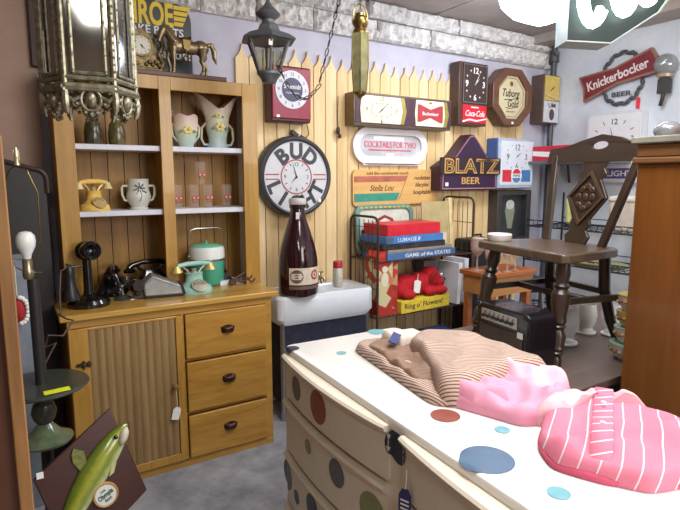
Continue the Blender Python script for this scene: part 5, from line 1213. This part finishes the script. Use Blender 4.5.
o = thing('pale_board', 'pale blue grey board leaning behind lamp pole at far left', 'board', (-.06, 2.62, 0), rot=(-.02, 0, 0))
m = MB(); m.bbox((-.2, -.012, 0), (.145, 0, 1.14)); m.build('panel', pm((126, 134, 146), .6), o); m = MB(); m.bbox((-.2, -.02, 1.13), (.147, .0, 1.15)); m.build('edge_strip', pm((112, 118, 128), .6), o)
o = thing('red_cushion', 'red fabric ornament with white lace edge hanging on pale board', 'ornament', (.022, 2.577, .88))
m = MB(); m.sphere((0, 0, .04), (.028, .03, .05)); m.build('cushion', pm((160, 36, 40), .8), o); m = MB()
for k in range(10): a = -1.5+k*.33; m.sphere((.03*math.cos(a)+.006, -.012, .04+.055*math.sin(a)), .010, 8, 6)
m.build('lace', PAPER, o); m = MB(); m.tube([(0, 0, .088), (0, .02, .15), (0, .018, .25)], .002, 5); m.build('string', CREAM, o)
# fish plaque
fp = thing('fish_plaque', 'mounted olive green fish on a maroon diamond board with round badge', 'plaque', (.20, 1.93, 0), rot=(math.radians(-16), 0, 0))
m = MB(); q_ = [(.087, .627), (-.183, .438), (-.083, .104), (.187, .293)]
m.prism(q_, 0, .018); m.build('board', wood((58, 28, 24), (80, 42, 34), 'x', 4, .4, .1), fp, bevel=.004)
m = MB(); m.bbox((-.10, -.03, .08), (-.03, .02, .105)); m.tube([(-.06, .01, .09), (-.06, .03, .01)], .012, 8); m.tube([(-.06, .02, .3), (-.06, .10, .035)], .010, 8); m.build('easel', wood((60, 40, 28), (84, 58, 40), 'z', 5), fp)
def fish_mat():
    m, nt, b, out = newmat('fish_skin'); t = nt.nodes.new('ShaderNodeTexCoord'); sp = nt.nodes.new('ShaderNodeSeparateXYZ'); nt.links.new(t.outputs['UV'], sp.inputs[0])
    r = ramp(nt, [(.0, S(66, 74, 30)), (.3, S(108, 122, 40)), (.48, S(164, 168, 58)), (.62, S(126, 140, 60)), (.78, S(196, 200, 140)), (1, S(222, 222, 196))])
    n = nt.nodes.new('ShaderNodeTexNoise'); n.inputs['Scale'].default_value = 40; nt.links.new(t.outputs['Object'], n.inputs['Vector'])
    ad = nt.nodes.new('ShaderNodeMath'); ad.operation = 'MULTIPLY_ADD'; ad.inputs[1].default_value = .14; nt.links.new(n.outputs[0], ad.inputs[0]); nt.links.new(sp.outputs[0], ad.inputs[2])
    su = nt.nodes.new('ShaderNodeMath'); su.operation = 'SUBTRACT'; su.inputs[1].default_value = .07; nt.links.new(ad.outputs[0], su.inputs[0])
    nt.links.new(su.outputs[0], r.inputs[0]); nt.links.new(r.outputs[0], b.inputs['Base Color']); b.inputs['Roughness'].default_value = .18; b.inputs['Coat Weight'].default_value = .4
    return m
FISH = fish_mat()
# spine runs from the tail (lower left) to the snout (upper right); local x right, z up
spine = [(-.175, .08), (-.15, .13), (-.115, .205), (-.077, .282), (-.047, .331), (-.009, .384), (.038, .443), (.085, .497), (.112, .527), (.133, .547), (.143, .556)]
half = [.022, .026, .030, .035, .044, .052, .053, .044, .032, .019, .010]
def fish():
    bm = bmesh.new(); uv = bm.loops.layers.uv.new('UVMap'); n = 18; rows = []
    for i, ((x, z), h) in enumerate(zip(spine, half)):
        a = spine[max(0, i-1)]; b = spine[min(len(spine)-1, i+1)]; d = Vector((b[0]-a[0], b[1]-a[1])).normalized(); nrm = Vector((d.y, -d.x))   # toward the belly (right/down)
        row = []
        for j in range(n+1):
            t = PI*j/n; s_ = -math.cos(t)            # back -> belly
            row.append((bm.verts.new((x+nrm.x*h*s_, -.001-h*.55*math.sin(t), z+nrm.y*h*s_)), j/n))
        rows.append(row)
    for r0, r1 in zip(rows, rows[1:]):
        for j in range(n):
            f = bm.faces.new((r0[j][0], r0[j+1][0], r1[j+1][0], r1[j][0])); f.smooth = True
            for l, u in zip(f.loops, (r0[j][1], r0[j+1][1], r1[j+1][1], r1[j][1])): l[uv].uv = (u, 0)
    bm.faces.new([v for v, _ in rows[-1]]); bm.faces.new([v for v, _ in rows[0]])
    me = bpy.data.meshes.new('body'); bm.to_mesh(me); bm.free(); me.materials.append(FISH)
    o = bpy.data.objects.new('body', me); COL.objects.link(o); o.parent = fp
    q = o.modifiers.new('sub', 'SUBSURF'); q.levels = 1; q.render_levels = 1
    return o
fish()
m = MB(); m.prism([(-.01, .45), (-.016, .495), (-.05, .512), (-.058, .49), (-.055, .462), (-.035, .43)], -.012, -.006); m.build('dorsal_fin', pm((112, 116, 52), .4, var=.4, scale=60), fp)
m = MB(); m.prism([(.07, .42), (.088, .43), (.075, .395), (.058, .385)], -.022, -.016); m.build('pelvic_fin', pm((190, 190, 130), .4), fp)
m = MB(); m.prism([(-.16, .11), (-.235, .10), (-.225, .055), (-.19, .05), (-.16, .0), (-.14, .03), (-.145, .1)], -.014, -.008); m.build('tail_fin', pm((160, 168, 80), .4, var=.3, scale=50), fp)
m = MB(); m.sphere((.093, -.030, .520), .008, mi=0); m.build('eye', BLACKGLOSS, fp)
m = MB(); m.sphere((.122, -.018, .517), (.017, .024, .034), 16, 12, rot=(0, .42, 0)); m.build('jaw', pm((206, 198, 176), .3, var=.15, scale=40), fp)['label'] = 'pale cheek and jaw'
m = MB(); m.tube([(.147, -.014, .556), (.14, -.026, .538), (.124, -.036, .512)], .0032, 6); m.build('mouth', pm((70, 56, 48), .5), fp)
BC = (.04, .323)
m = MB(); m.lathe([(0, 0), (.042, 0), (.045, .005), (.045, .016), (.041, .022), (.035, .018), (0, .018)], 32, T(BC[0], 0, BC[1]) @ R(PI/2, 'X')); m.build('badge_rim', pm((196, 150, 96), .4), fp)
m = MB(); m.prism(circ(.036, 32, BC), -.0215, -.018); m.build('badge', pm((222, 226, 214), .35, var=.03), fp)
m = MB(); A = T(BC[0], -.0222, BC[1]) @ R(-.5, 'Y'); m.text('Olympia', .024, A, width=.056, off=.03); m.text('THE', .01, A @ T(0, 0, .018), off=.02); m.text('BEER', .012, A @ T(0, 0, -.018), off=.02); m.build('lettering', pm((50, 62, 70), .5), fp)
m = MB(); m.bbox((-.172, -.002, .436), (-.150, -.0002, .458)); m.build('price_sticker', PAPER, fp)

# ------------------------------------------------------------------ white dresser with dots
DW = thing('polka_dot_dresser', 'white plastic dresser with large coloured dots in foreground', 'dresser', (.851, 1.755, 0), math.radians(-2.55))
PW = pm((238, 236, 231), .32, var=.02, name='white_plastic'); PB = pm((222, 212, 192), .4, var=.03)
ZT = .85; WD = .52; LN = 1.5
DOTC = dict(light=pm((112, 174, 184), .4), navy=pm((44, 50, 68), .35), red=pm((142, 76, 62), .4), green=pm((132, 136, 84), .4), grey=pm((92, 94, 96), .4), blue=pm((70, 98, 124), .3))
m = MB(); m.bbox((.004, -LN+.004, .03), (WD-.004, -.004, ZT-.03))
m.build('body', PB, DW, bevel=.006)
m = MB(); m.loft([[(x+WD/2, y-LN/2, z) for x, y in rrect(WD-a, LN-a, .03, 5)] for z, a in ((ZT-.032, .0), (ZT-.012, -.004), (ZT-.003, .006), (ZT, .02))]); m.build('top', PW, DW)
m = MB()
for sx in (.05, WD-.05):
    for y in (-.06, -LN+.06): m.bbox((sx-.03, y-.03, 0), (sx+.03, y+.03, .031))
m.build('feet', PB, DW)
COLS = [(-.035, -.70), (-.765, -1.46)]; LIPS = [.828, .655, .447, .238]; BOT = [.672, .464, .256, .05]
def fx(y, z):   # front face: how far it stands out (toward -x)
    for a, b in COLS:
        if b <= y <= a:
            t = (a-y)/(a-b)
            for l, bt_ in zip(LIPS, BOT):
                if bt_ <= z <= l:
                    return .006+.026*math.sin(PI*t)**.8
    return -.004
for a, b in COLS:
    for l, bt_ in zip(LIPS, BOT):
        m = MB(); n = 20
        rings = []
        for i in range(n+1):
            y = a+(b-a)*i/n; o_ = .006+.026*math.sin(PI*i/n)**.8
            rings.append([(.03, y, bt_), (-o_, y, bt_), (-o_, y, l-.022), (-o_-.012, y, l-.017), (-o_-.017, y, l-.006), (-o_-.010, y, l), (.03, y, l-.002)])
        m.loft(rings); m.build('drawer', PB, DW)
def dots(lst, name, mk):
    n = 28
    for (u, v, r, c) in lst:
        m = MB(); vs = [mk(u, v)]; fs = []
        for k in range(1, 7):
            for j in range(n):
                q = r*k/6; a = 2*PI*j/n; vs.append(mk(u+q*math.cos(a), v+q*math.sin(a)))
        for j in range(n): fs.append((0, 1+j, 1+(j+1) % n))
        for k in range(5):
            for j in range(n): fs.append((1+k*n+j, 1+k*n+(j+1) % n, 1+(k+1)*n+(j+1) % n, 1+(k+1)*n+j))
        m._new(vs, fs); m.build('dot', DOTC[c], DW)['label'] = {'light': 'pale turquoise', 'navy': 'dark navy', 'red': 'rust red', 'green': 'olive green', 'grey': 'dark grey', 'blue': 'slate blue'}[c]+' dot'
def topmk(x, y):
    if x > .008: return (x, y, ZT+.0016)
    t = .008-x; return (.0005-min(t, .0075)*.9+.0015, y, ZT+.0016-max(0, t-.002)*.95)
dots([(.40, -.03, .036, 'light'), (.143, -.19, .018, 'light'), (.012, -.056, .026, 'navy'), (.128, -.768, .039, 'red'), (.062, -.985, .060, 'blue'), (.198, -.90, .019, 'light'), (.092, -1.15, .023, 'light')], 'dots', topmk)
dots([(-.162, .742, .042, 'grey'), (-.345, .745, .055, 'red'), (-.735, .779, .046, 'navy'), (-.267, .575, .025, 'green'), (-.463, .578, .044, 'grey'), (-.64, .55, .055, 'green'), (-.04, .352, .058, 'grey'), (-.152, .325, .026, 'navy'), (-.295, .37, .045, 'navy')], 'dots', lambda y, z: (-fx(y, z)-.0015, y, z))
ht = thing('hang_tag', 'dark blue paper tag hanging from the dresser drawer edge', 'tag', (.782, .945, .715), rot=(0, 0, math.radians(-58)))
m = MB(); m.prism([(-.016, -.10), (.016, -.10), (.016, -.016), (.008, 0), (-.008, 0), (-.016, -.016)], -.001, .001); m.build('card', pm((40, 44, 92), .5), ht)
m = MB()
for k in range(6): m.box((0, -.0014, -.03-.011*k), (.022, .0008, .004), (0, .15, 0))
m.build('print_lines', PAPER, ht)
m = MB(); m.tube([(0, 0, -.004), (.002, .004, .02), (0, .012, .045)], .0012, 5); m.build('string', PAPER, ht)

# ------------------------------------------------------------------ folded clothes on the dresser
def cloth(name, poly, h, mat_, parent=None, zb=ZT+.001, seed=0, wr=.012, freq=14, edge=.22, uvdir=None, tilt=None, rings=26, seg=132, peak=None, ridge=None):
    """a folded garment: closed puffy sheet over a footprint, with soft creases"""
    P = [Vector(p) for p in poly]; k = len(P); per = [(P[(i+1) % k]-P[i]).length for i in range(k)]; tot = sum(per)
    out = []
    for s_ in range(seg):
        d = tot*s_/seg; i = 0
        while d > per[i]: d -= per[i]; i += 1
        out.append(P[i].lerp(P[(i+1) % k], d/per[i]))
    for _ in range(9): out = [(out[i-1]+out[i]*2+out[(i+1) % seg])/4 for i in range(seg)]
    c = sum(out, Vector((0, 0)))/seg
    bm = bmesh.new(); uv = bm.loops.layers.uv.new('UVMap'); rows = []
    def H(p, q):
        e = 1-q; prof = min(1, e/edge); prof = math.sqrt(max(0, 1-(1-prof)**2))
        hh = h if peak is None else peak(p)
        w = noise.noise(Vector((p.x*freq, p.y*freq, seed)))*wr + abs(noise.noise(Vector((p.x*freq*.6+3, p.y*freq*.6, seed+5))))*-wr*1.6
        if ridge: w += ridge(p)
        return zb+.004+max(0, (hh+w*min(1, e/.1)))*(.22+.78*prof)
    for r in range(rings+1):
        q = (r/rings)**.8; row = []
        for b in out:
            p = c+(b-c)*q; row.append(bm.verts.new((p.x, p.y, H(p, q) if r < rings else zb+.004+.3*h)))
        rows.append(row)
    row = []
    for b in out: p = c+(b-c)*.985; row.append(bm.verts.new((p.x, p.y, zb)))
    rows.append(row)
    for r0, r1 in zip(rows, rows[1:]):
        for j in range(seg):
            f = bm.faces.new((r0[j], r0[(j+1) % seg], r1[(j+1) % seg], r1[j])); f.smooth = True
            for l in f.loops: l[uv].uv = (l.vert.co.x, l.vert.co.y)
    bmesh.ops.remove_doubles(bm, verts=bm.verts, dist=1e-6)
    bmesh.ops.recalc_face_normals(bm, faces=bm.faces)
    me = bpy.data.meshes.new(name); bm.to_mesh(me); bm.free(); me.materials.append(mat_)
    o = bpy.data.objects.new(name, me); COL.objects.link(o)
    if parent: o.parent = parent
    return o
def FOLD(fr, ang, amp, sd):
    ca, sa = math.cos(ang), math.sin(ang)
    return lambda p: amp*(.5*math.sin(fr*(p.x*ca+p.y*sa)+4*noise.noise(Vector((p.x*5, p.y*5, sd))))+.3*math.sin(fr*1.7*(p.x*ca-p.y*sa*.6)+5*noise.noise(Vector((p.x*7, p.y*7, sd+9)))))
# trousers
tr_ = thing('folded_trousers', 'brown and white pinstriped trousers folded at far end of dresser', 'trousers', (0, 0, 0))
TS = stripes((214, 190, 172), (122, 80, 70), (math.cos(.93), math.sin(.93)), .0118, .36)
TS2 = stripes((214, 190, 172), (122, 80, 70), (math.cos(.1), math.sin(.1)), .0105, .36)
cloth('lower_fold', [(1.035, 1.55), (.955, 1.04), (1.0, 1.0), (1.2, 1.02), (1.26, 1.30), (1.17, 1.575), (1.10, 1.60)], .028, TS2, tr_, seed=2, wr=.006, edge=.12)
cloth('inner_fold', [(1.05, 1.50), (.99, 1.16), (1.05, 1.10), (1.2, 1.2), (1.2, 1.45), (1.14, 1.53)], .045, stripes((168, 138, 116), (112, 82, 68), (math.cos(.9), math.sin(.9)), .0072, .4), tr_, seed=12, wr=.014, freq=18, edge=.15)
cloth('upper_fold', [(1.155, 1.40), (1.09, 1.22), (.965, 1.03), (1.01, .985), (1.2, 1.0), (1.36, .96), (1.375, 1.10), (1.365, 1.36), (1.25, 1.44)], .085, TS, tr_, seed=4, wr=.012, freq=9, edge=.16)
cloth('pocket_lining', [(1.20, 1.57), (1.15, 1.55), (1.145, 1.42), (1.20, 1.40), (1.30, 1.44), (1.27, 1.52)], .06, pm((222, 208, 196), .9), tr_, seed=7, wr=.01)['label'] = 'white inner lining'
m = MB(); m.box((1.125, 1.43, ZT+.066), (.06, .03, .004), (.35, -.3, .6)); m.build('waist_label', pm((40, 52, 110), .6), tr_)['label'] = 'dark blue sewn label'
# pink shirt
PK = pm((230, 156, 180), .85, var=.06, scale=12)
ps = thing('pink_shirt', 'plain pale pink shirt bundled between striped trousers and striped shirt', 'shirt', (0, 0, 0))
cloth('shirt_body', [(.985, 1.045), (1.03, .92), (1.06, .83), (1.13, .80), (1.27, .84), (1.355, .90), (1.37, 1.0), (1.30, 1.10), (1.12, 1.10), (1.03, 1.08)], .058, PK, ps, seed=11, wr=.02, freq=14, edge=.3, ridge=FOLD(42, .9, .017, 1), rings=34, seg=160)
cloth('sleeve_fold', [(.99, 1.05), (1.02, .95), (1.10, .90), (1.16, .98), (1.10, 1.08)], .068, PK, ps, seed=21, wr=.02, freq=18, edge=.35, ridge=FOLD(66, 2.2, .006, 2))
cloth('collar_fold', [(1.16, .88), (1.30, .86), (1.37, .93), (1.36, 1.05), (1.22, 1.06)], .075, pm((240, 184, 202), .85, var=.06), ps, seed=31, wr=.02, freq=15, edge=.35, ridge=FOLD(52, .3, .013, 3))
# striped shirt
PS = stripes((240, 134, 158), (250, 232, 236), (math.cos(2.105), math.sin(2.105)), .037, .08, zw=.3)
ss = thing('striped_shirt', 'hot pink shirt with thin white stripes folded at near end of dresser', 'shirt', (0, 0, 0))
cloth('shirt_body', [(.955, .66), (1.0, .735), (1.10, .80), (1.24, .82), (1.345, .72), (1.36, .58), (1.30, .46), (1.12, .475), (1.04, .50), (1.0, .565)], .055, PS, ss, seed=41, wr=.018, ridge=FOLD(30, 2.1, .008, 5), freq=10, edge=.2, rings=34, seg=160)
cloth('under_fold', [(.95, .665), (1.0, .74), (1.08, .79), (1.3, .78), (1.33, .46), (1.12, .468), (.995, .56)], .022, pm((214, 90, 120), .85), ss, seed=43, wr=.01)
cloth('collar', [(1.09, .82), (1.15, .765), (1.26, .765), (1.355, .66), (1.37, .70), (1.31, .80), (1.2, .845)], .07, pm((236, 188, 194), .85), ss, seed=47, wr=.02, freq=20, edge=.35)
def placket():
    bm = bmesh.new(); uv = bm.loops.layers.uv.new('UVMap')
    a, b = Vector((1.0, .585)), Vector((1.30, .765)); d = (b-a).normalized(); nrm = Vector((-d.y, d.x))*.022; rows = []
    for i in range(15):
        t = i/14; p = a.lerp(b, t); z = ZT+.068+.006*math.sin(t*7)-.035*(max(0, .2-t)/.2)**2
        rows.append([bm.verts.new((p.x+nrm.x*s_, p.y+nrm.y*s_, z+(.003 if abs(s_) < 1 else -.002))) for s_ in (-1, -.9, 0, .9, 1)])
    for r0, r1 in zip(rows, rows[1:]):
        for j in range(4):
            f = bm.faces.new((r0[j], r0[j+1], r1[j+1], r1[j])); f.smooth = True
            for l in f.loops: l[uv].uv = (l.vert.co.x, l.vert.co.y)
    me = bpy.data.meshes.new('placket'); bm.to_mesh(me); bm.free(); me.materials.append(stripes((240, 130, 156), (250, 230, 234), (math.cos(1.1), math.sin(1.1)), .036, .12))
    o = bpy.data.objects.new('placket', me); COL.objects.link(o); o.parent = ss
placket()
for t in (.35, .7):
    p = Vector((1.0, .585)).lerp(Vector((1.30, .765)), t); m = MB(); m.lathe([(0, 0), (.006, 0), (.006, .002), (0, .0025)], 14); m.build('button', PAPER, ss, (p.x, p.y, ZT+.076))

GROUPS = {'game_box': 'game boxes in the wire rack', 'flowered_bowl': 'stack of flowered bowls', 'hurricane_vase': 'footed vases on the table', 'glass_jar': 'dark jars on the top hutch shelf', 'wall_clock': 'clocks on the walls', 'telephone': 'old telephones on the hutch'}
for o in list(COL.objects):
    g_ = GROUPS.get(o.name.split('.')[0])
    if g_ and o.parent is None: o['group'] = g_
# pieces printed or fixed on a part belong to that part
def sub(root, kids, hosts):
    ch = list(root.children)
    h = next((c for n in hosts for c in ch if c.name.split('.')[0] == n), None)
    if h is None: return
    for c in ch:
        if c is not h and c.name.split('.')[0] in kids: c.parent = h
for o in list(COL.objects):
    if o.parent is None and 'category' in o.keys():
        k = o['category']
        if k == 'clock': sub(o, ('hands', 'numerals', 'dial_border'), ('dial', 'clock_face', 'face', 'number_ring'))
        if k == 'amplifier': sub(o, ('knob',), ('control_panel',))
        if k == 'plaque': sub(o, ('lettering',), ('badge',)); sub(o, ('eye', 'jaw', 'dorsal_fin', 'pelvic_fin', 'tail_fin'), ('body',))
        if k == 'bottle': sub(o, ('round_emblem', 'emblem_bars', 'red_ring'), ('label_band',))
        if k == 'box': sub(o, ('lettering',), ('box_lid',))
        if k == 'sign': sub(o, ('lettering',), ('banner', 'sign_board', 'board'))
        if k == 'trousers': sub(o, ('waist_label', 'pocket_lining'), ('lower_fold',))
        if k == 'shirt': sub(o, ('button',), ('placket',))

# ------------------------------------------------------------------ camera, light, world
cam = bpy.data.cameras.new('camera'); co = bpy.data.objects.new('camera', cam); COL.objects.link(co)
co.location = (0, 0, 1.47); co.rotation_euler = (PI/2-math.radians(8.19), 0, math.radians(-32.15))
cam.sensor_width = 36; cam.lens = 36*535/680; cam.clip_start = .02; SC.camera = co
def area(name, loc, target, size, power, col):
    l = bpy.data.lights.new(name, 'AREA'); l.energy = power; l.shape = 'RECTANGLE'; l.size, l.size_y = size; l.color = col
    o = bpy.data.objects.new(name, l); COL.objects.link(o); o.location = loc
    o.rotation_euler = (Vector(target)-Vector(loc)).to_track_quat('-Z', 'Y').to_euler(); return o
area('shop_window_light', (2.3, -1.8, 1.9), (2.3, 2.5, 1.1), (2.6, 1.3), 92, (1, .975, .94))
area('overhead_light', (1.25, .75, CE-.03), (1.25, .8, 0), (.7, 1.2), 46, (1, .98, .97))
area('overhead_light', (2.6, 2.0, CE-.03), (2.75, 2.6, 1.0), (1.0, .5), 34, (.92, .95, 1))
area('overhead_light', (-.11, -1.15, CE-.03), (-.11, -1.15, 0), (.36, 1.5), 26, (.96, .98, 1))  # added area light: bright reflection in the lantern mirror, plus fill on the left
def pt(name, loc, e, col, r=.08):
    l = bpy.data.lights.new(name, 'POINT'); l.energy = e; l.color = col; l.shadow_soft_size = r
    o = bpy.data.objects.new(name, l); COL.objects.link(o); o.location = loc
pt('neon_spill', (2.75, 2.35, 2.3), 9, (.72, .8, 1), .15)
w = bpy.data.worlds.new('world'); SC.world = w; w.use_nodes = True
bg = w.node_tree.nodes['Background']; bg.inputs[0].default_value = (.95, .97, 1, 1); bg.inputs[1].default_value = .5
SC.view_settings.view_transform = 'Standard'; SC.view_settings.look = 'None'; SC.view_settings.exposure = .0
SC.cycles.use_denoising = True; SC.cycles.max_bounces = 8; SC.cycles.transparent_max_bounces = 16
